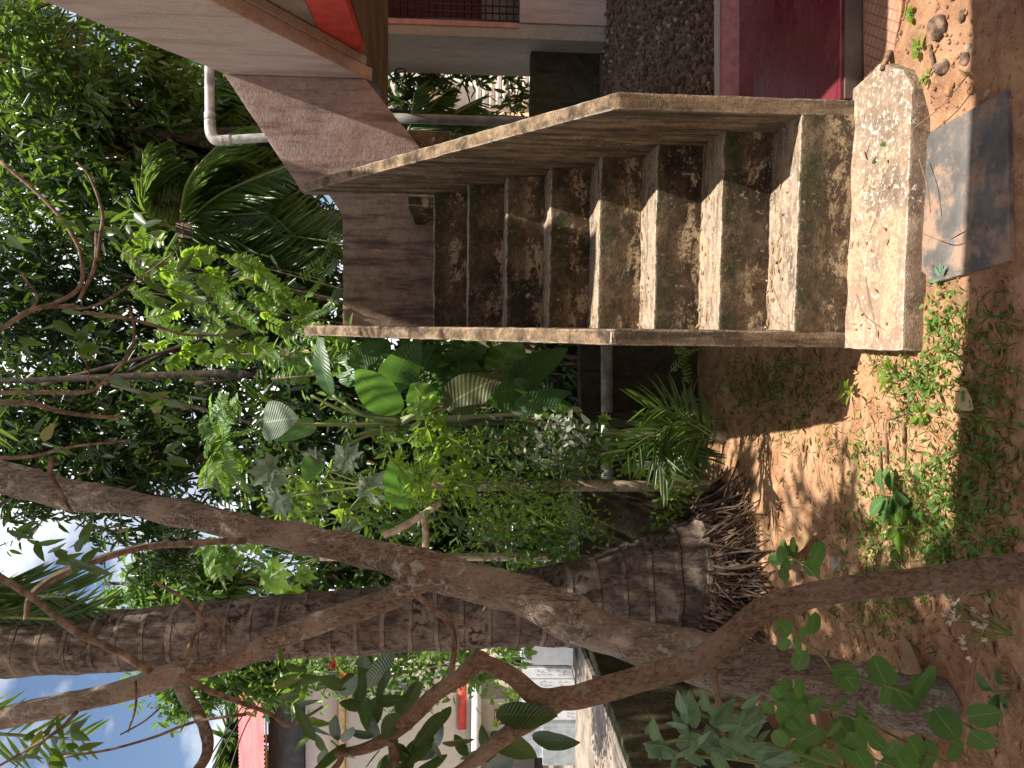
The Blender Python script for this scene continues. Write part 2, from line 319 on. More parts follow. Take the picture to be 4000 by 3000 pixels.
def box(mb, lo, hi, mi=0):
    x0, y0, z0 = lo; x1, y1, z1 = hi
    mb.add([(x0, y0, z0), (x1, y0, z0), (x1, y1, z0), (x0, y1, z0), (x0, y0, z1), (x1, y0, z1), (x1, y1, z1), (x0, y1, z1)],
           np.array([(0, 3, 2, 1), (4, 5, 6, 7), (0, 1, 5, 4), (1, 2, 6, 5), (2, 3, 7, 6), (3, 0, 4, 7)]), mi); return mb
def solid(name, poly, ax, a0, a1, mat, parent=None, bev=.0, sub=0, disp=0.0, seed=0, dscale=9):
    """prism: poly in the plane across axis ax, from a0 to a1; bevelled, subdivided, roughened"""
    bm = bmesh.new(); f = []
    def pt(p, a): return {'x': (a, p[0], p[1]), 'y': (p[0], a, p[1]), 'z': (p[0], p[1], a)}[ax]
    A = [bm.verts.new(pt(p, a0)) for p in poly]; B = [bm.verts.new(pt(p, a1)) for p in poly]; n = len(poly)
    bm.faces.new(A[::-1]); bm.faces.new(B)
    for i in range(n): bm.faces.new((A[i], A[(i+1) % n], B[(i+1) % n], B[i]))
    bmesh.ops.recalc_face_normals(bm, faces=bm.faces)
    if bev: bmesh.ops.bevel(bm, geom=[e for e in bm.edges], offset=bev, segments=2, affect='EDGES', profile=.6)
    if sub:
        bmesh.ops.triangulate(bm, faces=[q for q in bm.faces if len(q.verts) > 4])
        for _ in range(12):
            es = [e for e in bm.edges if e.calc_length() > sub]
            if not es: break
            bmesh.ops.subdivide_edges(bm, edges=es, cuts=1, use_grid_fill=True)
        bmesh.ops.triangulate(bm, faces=[q for q in bm.faces if len(q.verts) > 4])
    if disp:
        bm.normal_update()
        for v in bm.verts:
            c = v.co; k = mnoise.fractal(Vector((c.x*dscale+seed, c.y*dscale, c.z*dscale)), 1, 2, 4)*disp + mnoise.noise(Vector((c.x*dscale*6, c.y*dscale*6, c.z*dscale*6+seed)))*disp*.4
            v.co = c + v.normal*k
    if parent is not None:
        w = Vector(parent_world(parent))
        for v in bm.verts: v.co -= w
    me = bpy.data.meshes.new(name); bm.to_mesh(me); bm.free(); me.materials.append(mat)
    o = bpy.data.objects.new(name, me); COL.objects.link(o)
    if parent is not None: o.parent = parent
    if sub:
        me.polygons.foreach_set('use_smooth', np.ones(len(me.polygons), bool)); me.set_sharp_from_angle(angle=rad(42))
    return o

# ------------------------------------------------------------------ ground
def fbm(x, y, s=1.0, o=4): return mnoise.fractal(Vector((x*s, y*s, 3.7)), 1, 2, o)
CB = S(2840, 2210, 4.2); CB[2] = .24                           # foot of the coconut trunk
def gh(x, y):
    z = .185 + .035*min(1, max(0, (x-.2)/.7))*math.exp(-((y+.4)/1.2)**2)
    flat = max(0, 1-max(abs(x-.42)/.34, abs(y+.6)/.30)**6); r = math.hypot(x-CB[0], y-CB[1]); z += .15*math.exp(-(r/.55)**2)
    z += (.014*fbm(x, y, 2.5) + .010*fbm(x+9, y, 9))*(1 if y < 12 else 0)
    z = z*(1-flat)+.183*flat
    if y > 2.6 and x < .2: z -= .15*min(1, (y-2.6)/2)
    return z
def axis(lo, hi, step, far):
    a = list(np.arange(lo, hi+1e-6, step)); s = step
    while a[-1] < far: s *= 1.35; a.append(a[-1]+s)
    s = step
    while a[0] > -far: s *= 1.35; a.insert(0, a[0]-s)
    return np.array(a)
gx = axis(-2.6, 2.0, .045, 160); gy = axis(-1.6, 3.6, .045, 200)
GX, GY = np.meshgrid(gx, gy); GZ = np.array([[gh(x, y) for x in gx] for y in gy])
mb = MB(); nx, ny = len(gx), len(gy); ii = (np.arange(ny-1)[:, None]*nx+np.arange(nx-1)[None]).ravel()
mb.add(np.stack([GX, GY, GZ], -1).reshape(-1, 3), np.stack([ii, ii+1, ii+nx+1, ii+nx], -1))
tag(mb.build("ground", M_SOIL, None, True), kind='structure')

# ------------------------------------------------------------------ concrete staircase
TW, TT, TR, H1, WT, ZT = .7927, .2696, .20, .2569, .0618, 1.1518; SLP = TR/TT
st = thing("concrete_staircase", (0.4, 0, .18), "weathered concrete staircase with mossy steps, thin side walls and pink upper flight", "staircase")
solid("step", [(-.064, -.388), (.79, -.377), (.865, -.315), (.93, -.17), (.90, .03), (-.064, .03)], 'z', .02, H1, M_KERB, st, .014, .03, .006, 3)['label'] = "wide lowest step with flaking white paint"
for k in range(2, 10):
    y = (k-2)*TT; zt = H1+(k-1)*TR; poly = [(y, zt-.26), (y, zt), (y+TT+.03, zt), (y+TT+.03, zt-.26)]
    if k == 2: solid("step", [(y, .1), (y, zt), (y+TT+.03, zt), (y+TT+.03, .1)], 'x', -.012, TW+.012, M_STEP, st, .013, .028, .005, k*7)
    else: solid("step", poly, 'x', -.012, TW+.012, M_STEP, st, .013, .028, .005, k*7)
YE = 2.0; zE = ZT+SLP*YE
def parapet(x0, x1, seed):
    poly = [(.0, .05), (.0, ZT-.012), (.012, ZT), (YE, zE), (YE, zE-1.6), (1.2, .05)]
    return solid("parapet", poly, 'x', x0, x1, M_WALL, st, .012, .045, .0035, seed)
parapet(-WT, 0, 11); parapet(TW, TW+WT, 23)
zL = H1+8*TR
solid("landing", [(-WT, 7*TT+.2), (TW+.06, 7*TT+.2), (TW+.06, 2.995), (-WT, 2.995)], 'z', zL-.15, zL-.004, M_STEP, st, .006, .06, .003, 5)
YB = 3.0
solid("landing_wall", [(-.03, zL-.3), (-.03, 2.545), (.80, 2.545), (1.52, 3.05), (1.52, 2.3), (.85, 1.7)], 'y', YB, YB+.08, M_LAND, st, .008, .06, .003, 8)
solid("landing_side_wall", [(YE+.003, zL-.3), (YE+.003, 2.55), (YB-.003, 2.55), (YB-.003, zL-.3)], 'x', -WT, -.004, M_WALL, st, .008, .06, .003, 9)
YP = 2.05
solid("upper_flight_wall", [(.79, 1.70), (1.482, 2.275), (1.482, 3.105), (.80, 2.652)], 'y', YP, YP+.075, M_PINKW, st, .006, .05, .003, 14)
solid("upper_flight_slab", [(.80, 1.74), (1.50, 2.30), (1.50, 2.42), (.80, 1.87)], 'y', YP+.078, YB-.003, M_GREYB, st)
def fz(y): return .53*(YP-y)
solid("return_flight_wall", [(YP+.07, 2.277-.037), (YP+.07, 3.105-.037), (.78, 3.105+fz(.78)), (.78, 2.277+fz(.78))], 'x', 1.485, 1.565, M_PINKC, st, .006, .06, .002, 17)
solid("return_flight_stringer", [(YP+.02, 2.268), (YP+.02, 2.34), (.78, 2.34+fz(.78)), (.78, 2.262+fz(.78))], 'x', 1.568, 1.62, M_BEIGE, st, .004)
solid("return_flight_soffit", [(2.06, 2.52), (2.06, 2.62), (.78, 2.62+fz(.78)), (.78, 2.52+fz(.78))], 'x', 1.70, 2.7, M_GREYB, st)
solid("red_wall_panel", [(2.06, 2.284), (.78, 2.284), (.78, 2.485), (1.66, 2.485), (2.02, 2.40)], 'x', 1.626, 1.698, M_RED, st)
solid("grey_wall_panel", [(1.66, 2.488), (.78, 2.488), (.78, 3.2)], 'x', 1.626, 1.698, M_GREYB, st)
solid("upper_landing_slab", [(1.70, 3.72), (1.70, .75), (1.50, .75), (1.50, .12), (1.57, -.12), (1.62, -.40), (4.6, -.40), (4.6, 3.72)], 'z', 2.28, 2.42, M_BROWN, st)
solid("shade_ceiling", [(2.1, 2.7), (6.5, 2.7), (6.5, 6.6), (2.1, 6.6)], 'z', 2.93, 3.05, M_BROWN, st)  # unseen slab added to keep the sun off the gravel bed and room
solid("step", [(.74, zL-.1), (.74, zL+.17), (1.2, zL+.17), (1.2, zL-.1)], 'y', 2.09, YB-.004, M_STEP, st, .01, .03, .004, 77)
solid("storey_wall", [(.42, 4.95), (2.52, 4.95), (2.52, 6.9), (.42, 6.9)], 'x', 1.50, 1.66, M_PINKC, st)
solid("storey_wall", [(1.663, 4.95), (4.2, 4.95), (4.2, 6.9), (1.663, 6.9)], 'y', 2.40, 2.52, M_PINKC, st)
mb = MB(); h = SY(1553, 290, 3.7); tube(mb, [h+np.array([0, 0, .03]), h+np.array([.03, -.03, 0]), h+np.array([.03, -.03, -.06]), h+np.array([-.02, -.01, -.06])], .006, 6, 3)
mb.build("hook", M_BLACKM, st)

# veranda roof behind the photographer (its edge shades the foreground)
ve = thing("veranda_roof", (0, -4.2, .18), "flat concrete veranda roof on round columns behind the viewpoint", "roof")
solid("roof_slab", [(-3.5, -7.5), (6, -7.5), (6, -.985), (-3.5, -.985)], 'z', 3.3, 3.45, M_PINKC, ve, .01)
for x in (-3.2, 3.2):
    mb = MB(); tube(mb, [(x, -4.5, .1), (x, -4.5, 3.298)], .13, 20); mb.build("column", M_PINKC, ve, True)

# ------------------------------------------------------------------ building with grille window
bd = thing("ground_floor_room", (3.6, 5.3, .2), "shaded ground floor room with black grille window behind the gravel bed", "building")
YW = 5.2
a = SY(1510, 95, YW); x0, x1 = SY(1700, 138, YW)[0], SY(1700, 78, YW)[0]; zs = SY(2030, 60, YW)[2]
solid("corner_pillar", [(x0, .15), (x1, .15), (x1, 2.9), (x0, 2.9)], 'y', YW, YW+1.2, M_BEIGE, bd, .006, .08, .002, 4)
solid("pink_jamb", [(x1-.05, zs+.02), (x1+.0, zs+.02), (x1+.0, 2.9), (x1-.05, 2.9)], 'y', YW-.012, YW-.002, M_PINKL, bd)
solid("sill_wall", [(x1+.002, .1), (x1+2.4, .1), (x1+2.4, zs), (x1+.002, zs)], 'y', YW-.02, YW+.22, M_PINKC, bd, .006, .08, .002, 4)
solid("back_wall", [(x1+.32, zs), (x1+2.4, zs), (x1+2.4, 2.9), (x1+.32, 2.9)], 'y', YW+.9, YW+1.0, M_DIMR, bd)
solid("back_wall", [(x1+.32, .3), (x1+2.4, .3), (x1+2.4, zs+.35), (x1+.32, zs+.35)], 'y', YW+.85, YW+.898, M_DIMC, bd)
gr = MB(); gw = 2.3
for i in range(33): box(gr, (x1+.03+i*.07, YW+.05, zs+.004), (x1+.042+i*.07, YW+.062, 2.6))
for j in range(22): box(gr, (x1+.03, YW+.064, zs+.05+j*.07), (x1+gw, YW+.074, zs+.06+j*.07))
win = gr.build("grille", M_BLACKM, bd)
mb = MB(); box(mb, (x1+.003, YW+.03, zs+.003), (x1+.03, YW+.09, 2.6)); mb.build("grille_frame", M_BLACKM, bd)

# dark wall behind the gravel, vertical pipe
dw = SY(2075, 290, 5.5)
o = solid("boundary_wall", [(.95, .05), (3.3, .05), (3.3, dw[2]), (.95, dw[2])], 'y', 5.55, 5.72, M_DARKW, None, .01, .12, .006, 31)
tag(o, "black mould-covered low wall at the back of the gravel bed under the stairs", "wall")
mb = MB(); p = SY(1700, 466, 3.3); tube(mb, [(p[0], 3.3, .2), (p[0], 3.3, 2.3)], .036, 14)
tag(mb.build("drain_pipe", M_PVCD, None, True), "grey vertical pipe behind the side wall, under the upper flight", "pipe")
mb = MB()
tube(mb, [S(818, 200, 6.3), S(818, 330, 6.3), S(820, 470, 6.3)], .037, 14); tube(mb, [S(820, 470, 6.3), S(824, 520, 6.3), S(842, 546, 6.3), S(880, 550, 6.3)], .043, 14, 5)
tube(mb, [S(870, 548, 6.3), S(1000, 540, 6.3), S(1100, 534, 6.3)], .036, 14)
tube(mb, [S(819, 440, 6.3), S(820, 470, 6.3)], .042, 14, 3); tube(mb, [S(876, 549, 6.3), S(906, 547, 6.3)], .042, 14, 3)
tag(mb.build("drain_pipe", M_PVC, None, True), "pale elbow of plastic drain pipe sticking out above the pink upper flight", "pipe")

# ------------------------------------------------------------------ red porch floor, gravel, tile, slab
pf = thing("red_porch_floor", (1.5, .6, .2), "polished red porch floor with pink raised edge beside the stairs", "porch floor")
solid("floor_slab", [(.862, .032), (3.2, .20), (3.2, 1.28), (.862, 1.10)], 'z', .12, .30, M_REDF, pf, .004)
solid("plinth_face", [(.862, .018), (3.2, .186), (3.2, .197), (.862, .029)], 'z', .1, .285, M_BROWN, pf)
solid("raised_edge", [(.862, 1.103), (3.2, 1.283), (3.2, 1.325), (.862, 1.145)], 'z', .2, .387, M_CURB, pf, .003)
solid("cream_kerb", [(.862, 1.148), (3.2, 1.328), (3.2, 1.48), (.862, 1.235)], 'z', .2, .381, M_CREAM, pf, .003)
def pebble_mesh(n, area, size, zfun, mb):
    ico = bmesh.new(); bmesh.ops.create_icosphere(ico, subdivisions=1, radius=1); IV = np.array([v.co[:] for v in ico.verts]); IF = np.array([[v.index for v in f.verts] for f in ico.faces]); ico.free()
    for _ in range(n):
        x, y = area(); s = size*RNG.uniform(.5, 1.4); sc = np.array([1, RNG.uniform(.6, 1), RNG.uniform(.45, .8)])*s
        A = RNG.normal(size=(3, 3)); Q, _r2 = np.linalg.qr(A); V = (IV*(1+RNG.uniform(-.25, .25, (len(IV), 1)))*sc)@Q.T
        mb.add(V+np.array([x, y, zfun(x, y)+s*.2]), IF)
def gz(x, y): return .335 + .02*fbm(x, y, 2) - .085*min(1, max(0, (y-1.4)/4)) + (.0 if x > .9 else 0)
mb = MB(); xs = np.arange(.86, 3.9, .08); ys = np.arange(1.16, 5.6, .08)
G = np.array([[(x, y + (.076*(x-.86) if y < 1.3 else 0), gz(x, y)) for x in xs] for y in ys]).reshape(-1, 3); n1 = len(xs)
ii = (np.arange(len(ys)-1)[:, None]*n1+np.arange(n1-1)[None]).ravel(); mb.add(G, np.stack([ii, ii+1, ii+n1+1, ii+n1], -1))
def garea():
    while True:
        y = 1.2+4.2*RNG.random()**1.6; x = RNG.uniform(.9, .9+.42*(y+1.5))
        if y > 1.2+.076*(x-.86)+RNG.uniform(.0, .1): return x, y
pebble_mesh(5200, garea, .021, gz, mb)
tag(mb.build("gravel", M_GRAV), kind='stuff')
tp = [SZ(3395, -60, .20), SZ(3400, 330, .20), SZ(3500, 300, .20), SZ(3545, 60, .20), SZ(3560, -60, .20)]
o = solid("paving_tile", [(p[0], p[1]) for p in tp], 'z', .15, .226, M_TILE, None, .004); tag(o, "terracotta paving tile with a small chequer pattern beside the lowest step", "tile")
sp = [SZ(x, y, 0.199) for x, y in [(3931, 350), (3633, 515), (3605, 590), (3597, 1060), (3650, 1105), (3943, 1016)]]
o = solid("stone_slab", [(p[0], p[1]) for p in sp], 'z', .14, .199, M_SLAB, None, .003, .0, .0, 41)
tag(o, "dark grey stone slab with a cut corner lying in front of the lowest step", "slab")

# ------------------------------------------------------------------ compound wall and its pipe
cw = thing("compound_wall", (-.9, 2.1, .18), "mossy low compound wall running behind the palm trunk and on towards the left", "wall")
R0, R1 = S(2265, 1300, 5.05), S(2267, 2130, 5.0); K = S(2275, 2440, 4.85); L0 = S(2440, 3010, 3.55); L1 = S(2640, 3600, 2.7)
zw = .94
def wallseg(name, a, b, th, m, seed, z1=zw):
    a = np.array([a[0], a[1]]); b = np.array([b[0], b[1]]); d = (b-a)/np.linalg.norm(b-a); nn = np.array([-d[1], d[0]])*th
    if nn[1] < 0: nn = -nn
    return solid(name, [tuple(a), tuple(b), tuple(b+nn), tuple(a+nn)], 'z', .0, z1, m, cw, .012, .08, .008, seed)
wallseg("wall_section", R0, K, .12, M_DARKW, 51); wallseg("wall_section", K, L1, .075, M_MOSSW, 57, zw-.004)
mb = MB(); tube(mb, [S(2370, 1300, 4.93), S(2371, 1560, 4.93), S(2372, 1870, 4.93)], .037, 14)
tag(mb.build("plastic_pipe", M_PVC, None, True), "horizontal grey plastic pipe running along the dark low wall left of the stairs", "pipe")
mb = MB(); tube(mb, [S(2640, 1825, 4.6), S(2480, 1815, 4.6)], .026, 10)
tag(mb.build("pipe_stub", plain("white_pvc", (.75, .75, .72), .4, .4), None, True), "short white upright pipe behind the seedling palm fronds", "pipe")

# ------------------------------------------------------------------ neighbour house, gate
HD = 15.5; hc = S(2100, 2900, HD)
hs = thing("neighbour_house", hc, "cream neighbour house with red sheet roof and blue-grey gable beyond the gate", "house")
HY = hc[1]
def facade(name, x0, x1, y0, y1, m, dy=0.0, th=.3, par=None):
    a = SY(x0, y0, HY+dy); b = SY(x1, y1, HY+dy); mb = MB()
    box(mb, (min(a[0], b[0]), HY+dy, min(a[2], b[2])), (max(a[0], b[0]), HY+dy+th, max(a[2], b[2]))); return mb.build(name, m, par or hs)
facade("gable", 1045, 1190, 2560, 3600, M_BLUEG, .05); facade("upper_wall", 1191, 1320, 2530, 3600, M_WHITEW)
facade("yellow_band", 1321, 1348, 2510, 3600, M_YELW, -.06); facade("lower_wall", 1349, 1845, 2510, 3600, M_CREAM)
facade("red_band", 1790, 1822, 2660, 2850, M_RED, -.05, .04); facade("ledge", 1846, 1872, 2510, 3600, M_WHITEW, -.5, .8)
facade("porch_back_wall", 1873, 2150, 2510, 3600, M_BEIGE, 1.2); wf = facade("window", 1925, 2010, 2765, 2835, M_CREAM, -.02, .05)
facade("shutter", 1931, 2004, 2771, 2829, M_SHUT, -.04, .015, wf); facade("pillar", 1873, 2200, 2755, 2850, M_CREAM, .0, .25); facade("house_base", 2100, 2330, 2500, 3600, M_BEIGE, 1.0)
wf = facade("window", 1140, 1170, 2775, 2790, M_FASC, -.02, .05)
facade("fascia", 1034, 1044, 2560, 3600, M_FASC, -.7, .1)
mb = MB(); A = SY(1034, 2560, HY-.7); Bp = SY(1034, 3600, HY-.7); ang = 26; nxr = 120
for i in range(nxr):
    pass
xx = np.linspace(A[0], Bp[0], nxr); zz = A[2]; y0 = HY-.75
V = []
for i, x in enumerate(xx): V += [(x, y0, zz+.03*(i % 2)), (x+.25*0, y0+2.6, zz+1.15+.03*(i % 2))]
V = np.array(V); i2 = np.arange(nxr-1)*2; mb.add(V, np.stack([i2, i2+2, i2+3, i2+1], -1)); mb.build("roof", M_ROOF, hs)

gD = 10.6; gc = S(2235, 2600, gD)
gt = thing("metal_gate", gc, "pale grey metal gate of tall cut-out panels between house pillars", "gate"); GYY = gc[1]
def gpan(name, pts, m, dy=0, th=.03, par=None):
    P = [SY(x, y, GYY+dy) for x, y in pts]; return solid(name, [(p[0], p[2]) for p in P], 'y', GYY+dy, GYY+dy+th, m, par or gt)
gpan("gate_frame", [(2030, 2605), (2030, 2960), (2300, 2960), (2235, 2605)], M_GATEF, .03)
yy = [2613, 2654, 2695, 2736, 2776, 2815]
for i in range(5): gpan("gate_panel", [(2042, yy[i]), (2042, yy[i+1]-4), (2233+9*i+7, yy[i+1]-4), (2233+9*i, yy[i])], M_GATE)
gpan("gate_panel", [(2120, 2850), (2120, 2890), (2285, 2890), (2278, 2850)], M_GATEF); gpan("gate_panel", [(2120, 2894), (2120, 2990), (2300, 2990), (2290, 2894)], M_GATEF)
cut = MB()
for i in range(5):
    for sx, base in ((0, 2210), (0, 2190), (0, 2150), (0, 2130), (0, 2110)):
        for q in range(2):
            p = SY(base+8*i+RNG.uniform(-4, 4), yy[i]+9+q*15, GYY-.004); leaves(cut, p, (RNG.uniform(-.6, .6), 0, 1), (0, -1, 0), .045, .02, 0, 0)
cut.build("cut_out_leaves", M_GATEF, gt)
gp = thing("gate_pillar", S(2235, 2560, gD), "bluish white gate pillar with a lamp bracket right of the gate", "pillar")
gpan("shaft", [(2040, 2515), (2040, 2598), (2238, 2598), (2238, 2515)], M_GATE, -.1, .4, gp); gpan("lamp_box", [(2055, 2568), (2055, 2580), (2078, 2580), (2078, 2568)], M_GATEF, -.18, .08, gp)
o = MB(); q0 = S(2250, 2500, 10.4); q1 = S(2320, 3000, 9); pathp = [q0, q1]
driv = solid("driveway", [(q0[0], 3.9), (-6.5, 3.2), (-8, 14), (q0[0]-.2, 14)], 'z', .05, .10, M_GREYB); tag(driv, kind='structure')

# cream house seen through the opening under the stairs
ch = thing("cream_villa", SY(1900, 380, 13), "sunlit cream villa wall with white louvres glimpsed below the upper landing", "house")
def fac2(name, x0, x1, y0, y1, m, Y, th=.3, par=None):
    a = SY(x0, y0, Y); b = SY(x1, y1, Y); mb = MB(); box(mb, (min(a[0], b[0]), Y, min(a[2], b[2])), (max(a[0], b[0]), Y+th, max(a[2], b[2]))); return mb.build(name, m, par or ch)
fac2("wall", 1380, 1735, 150, 470, M_WHITEW, 13); fac2("wall", 1735, 2100, 290, 430, M_CREAM, 12.95, .2); fac2("ledge", 1650, 1672, 260, 470, M_WHITEW, 12.7)
for k in range(9): fac2("louvre", 1860+k*26, 1878+k*26, 240, 420, M_WHITEW, 12.8-.02*k, .05)

# ------------------------------------------------------------------ tree trunks and palms
def pl(mb_pts, D): return [S(x, y, D if np.isscalar(D) else D[i]) for i, (x, y) in enumerate(mb_pts)]
# coconut palm
cp = thing("coconut_palm", CB, "thick ringed coconut palm trunk with a swollen base and mat of roots", "palm tree")
mb = MB(); Dc = 4.25
cpt = [(2960, 2190), (2860, 2205), (2760, 2240), (2600, 2272), (2400, 2325), (2200, 2362), (2000, 2380), (1600, 2415), (1000, 2456), (500, 2500), (0, 2531), (-500, 2560), (-1400, 2590)]
crw = [270, 245, 215, 195, 172, 158, 140, 128, 120, 116, 111, 108, 100]
P = smooth_path(pl(cpt, Dc), 16); R = np.interp(np.linspace(0, 1, len(P)), np.linspace(0, 1, len(crw)), crw)*PXW*Dc
for i in range(len(P)):                                         # ring scars
    ph = (P[i][2]*7.5) % 1; R[i] *= 1 + .018*math.exp(-((ph-.5)/.16)**2)
P2 = P; T = nrmz(np.gradient(P2, axis=0)); ns = 40; vs = []
for i in range(len(P2)):
    Uv = nrmz(np.cross(T[i], (0, 1, 0))); Wv = np.cross(T[i], Uv); an = np.arange(ns)*2*math.pi/ns
    ring = P2[i]+(np.cos(an)[:, None]*Uv+np.sin(an)[:, None]*Wv)*R[i]
    for k in range(ns):
        q = ring[k]; f = mnoise.fractal(Vector((q[0]*13, q[1]*13, q[2]*9)), 1, 2, 4)*.05 + mnoise.noise(Vector((q[0]*30, q[1]*30, q[2]*4)))*.02
        ring[k] = P2[i]+(q-P2[i])*(1+f) + np.array([0, 0, .012*mnoise.noise(Vector((q[0]*5, q[1]*5, 2)))])
    vs.append(ring)
n = len(P2); i = np.arange(n-1)[:, None]*ns; k = np.arange(ns)[None]; F = np.stack([i+k, i+(k+1) % ns, i+ns+(k+1) % ns, i+ns+k], -1).reshape(-1, 4)
mb.add(np.concatenate(vs), F); mb.build("trunk", M_COCO, cp, True)
mb = MB()
for q in range(900):
    a = RNG.uniform(0, 2*math.pi); r0 = RNG.uniform(.27, .345); r1 = r0+RNG.uniform(.03, .26)*RNG.random()**.8; z0 = RNG.uniform(.24, .50); a2 = a+RNG.normal()*.22
    x0, y0 = CB[0]+math.cos(a)*r0*1.0, CB[1]+math.sin(a)*r0; x1, y1 = CB[0]+math.cos(a2)*r1, CB[1]+math.sin(a2)*r1
    zf = gh(x1, y1)
    tube(mb, [(x0, y0, z0), (x0*.6+x1*.4+RNG.normal()*.014, y0*.6+y1*.4+RNG.normal()*.014, z0*.45+zf*.55+.03+RNG.uniform(-.02, .03)), (x1, y1, zf+.004)], [.007, .006, .003], 5, 3, 0, 0, q, False)
o = mb.build("root_mat", M_ROOT, cp); o['kind'] = 'stuff'
def frond(mbl, mbs, pts, n, L, Wd, ang=1.0, sag=.25, ends=(.4, 1, .35), side=None, ns=5, r=.006, mi=0, updir=None, both=True, jit=.08):
    """pinnate leaf: rachis through pts, n leaflets a side"""
    P = smooth_path(pts, 8); tube(mbs, pts, [r, r*.4], ns, 8, 0, 0, 0, False)
    t = np.linspace(.08, .99, n); idx = t*(len(P)-1); lo = np.floor(idx).astype(int); fr = (idx-lo)[:, None]; hi = np.minimum(lo+1, len(P)-1)
    B = P[lo]*(1-fr)+P[hi]*fr; T = nrmz(np.gradient(P, axis=0))[lo]; up = np.array(updir if updir is not None else (0, 0, 1.0)); sd = nrmz(np.cross(T, up)+1e-6); nn = np.cross(sd, T)
    ln = np.interp(t, [0, .45, 1], ends)*L
    for s in ((1, -1) if both else (1,)):
        d = nrmz(sd*s*math.sin(ang)+T*math.cos(ang)+RNG.normal(size=(n, 3))*jit + np.array([0, 0, -sag])); leaves(mbl, B, d, nn+RNG.normal(size=(n, 3))*.25, ln*RNG.uniform(.85, 1.1, n), Wd, .15, .15, mi)
lf, ls_ = MB(), MB(); top = pl([(-1400, 2590)], Dc)[0]
for q in range(15):
    a = q*2.4; e = .55-.09*(q % 8); d = np.array([math.cos(a)*math.cos(e), math.sin(a)*math.cos(e), math.sin(e)]); l = 3.2
    frond(lf, ls_, [top, top+d*l*.35+(0, 0, .25), top+d*l*.7+(0, 0, -.1), top+d*l+(0, 0, -1.1)], 46, .75, .035, 1.0, .35, r=.03)
for y0 in (2330, 2420):
    frond(lf, ls_, [top, S(-500, y0-60, 4.2), S(-120, y0-20, 4.2), S(260, y0, 4.15)], 60, .5, .022, .55, .3, (.9, .9, .6), r=.02)
lf.build("crown", L_PALM, cp); ls_.build("frond_stems", M_STEM, cp)

# leaning forked tree
ft = thing("forked_tree", SZ(3690, 2750, .18), "leaning brown-barked tree that forks in front of the palm trunk", "tree")
m1 = [(3760, 2795, 2.56, 104), (3600, 2755, 2.5, 108), (3300, 2690, 2.6, 106), (3000, 2635, 2.65, 104), (2700, 2560, 2.7, 98), (2400, 2487, 2.75, 86), (2200, 2397, 2.8, 82), (2000, 2310, 2.85, 78), (1800, 2262, 2.9, 74), (1640, 2216, 2.92, 68), (1500, 2178, 2.95, 60), (1200, 2108, 3.05, 57), (1000, 2070, 3.1, 54), (500, 1965, 3.25, 53), (250, 1925, 3.35, 57), (0, 1862, 3.45, 65), (-500, 1760, 3.6, 55), (-1300, 1560, 3.9, 40)]
m2 = [(1720, 2245, 2.9, 50), (1640, 2262, 2.9, 56), (1500, 2345, 2.92, 50), (1300, 2415, 2.92, 46), (1100, 2490, 2.92, 44), (900, 2584, 2.9, 43), (700, 2630, 2.88, 47), (600, 2660, 2.86, 50), (400, 2722, 2.85, 45), (200, 2762, 2.85, 43), (0, 2808, 2.85, 45), (-400, 2900, 2.85, 40), (-1200, 3050, 2.8, 30)]
m3 = [(690, 2650, 2.86, 30), (720, 2710, 2.8, 32), (790, 2820, 2.7, 29), (812, 2920, 2.62, 24), (770, 3010, 2.55, 24), (600, 3200, 2.4, 18), (400, 3350, 2.3, 12)]
mb = MB()
for m, sd in ((m1, 1), (m2, 2), (m3, 3)):
    tube(mb, [S(a[0], a[1], a[2]) for a in m], [a[3]*PXW*a[2]*(1, .92, .85)[sd-1]*(1+.05*math.sin(i*2.3)) for i, a in enumerate(m)], 22, 8, .2, 0, sd, True, 12)
mb.build("trunk", M_BARK, ft, True)
tw = MB(); tl = MB()
def twig(pts, D, r0, r1, mb=tw): return tube(mb, [S(x, y, D if np.isscalar(D) else D[i]) for i, (x, y) in enumerate(pts)], [r0*PXW*3, r1*PXW*3], 7, 5, .2)
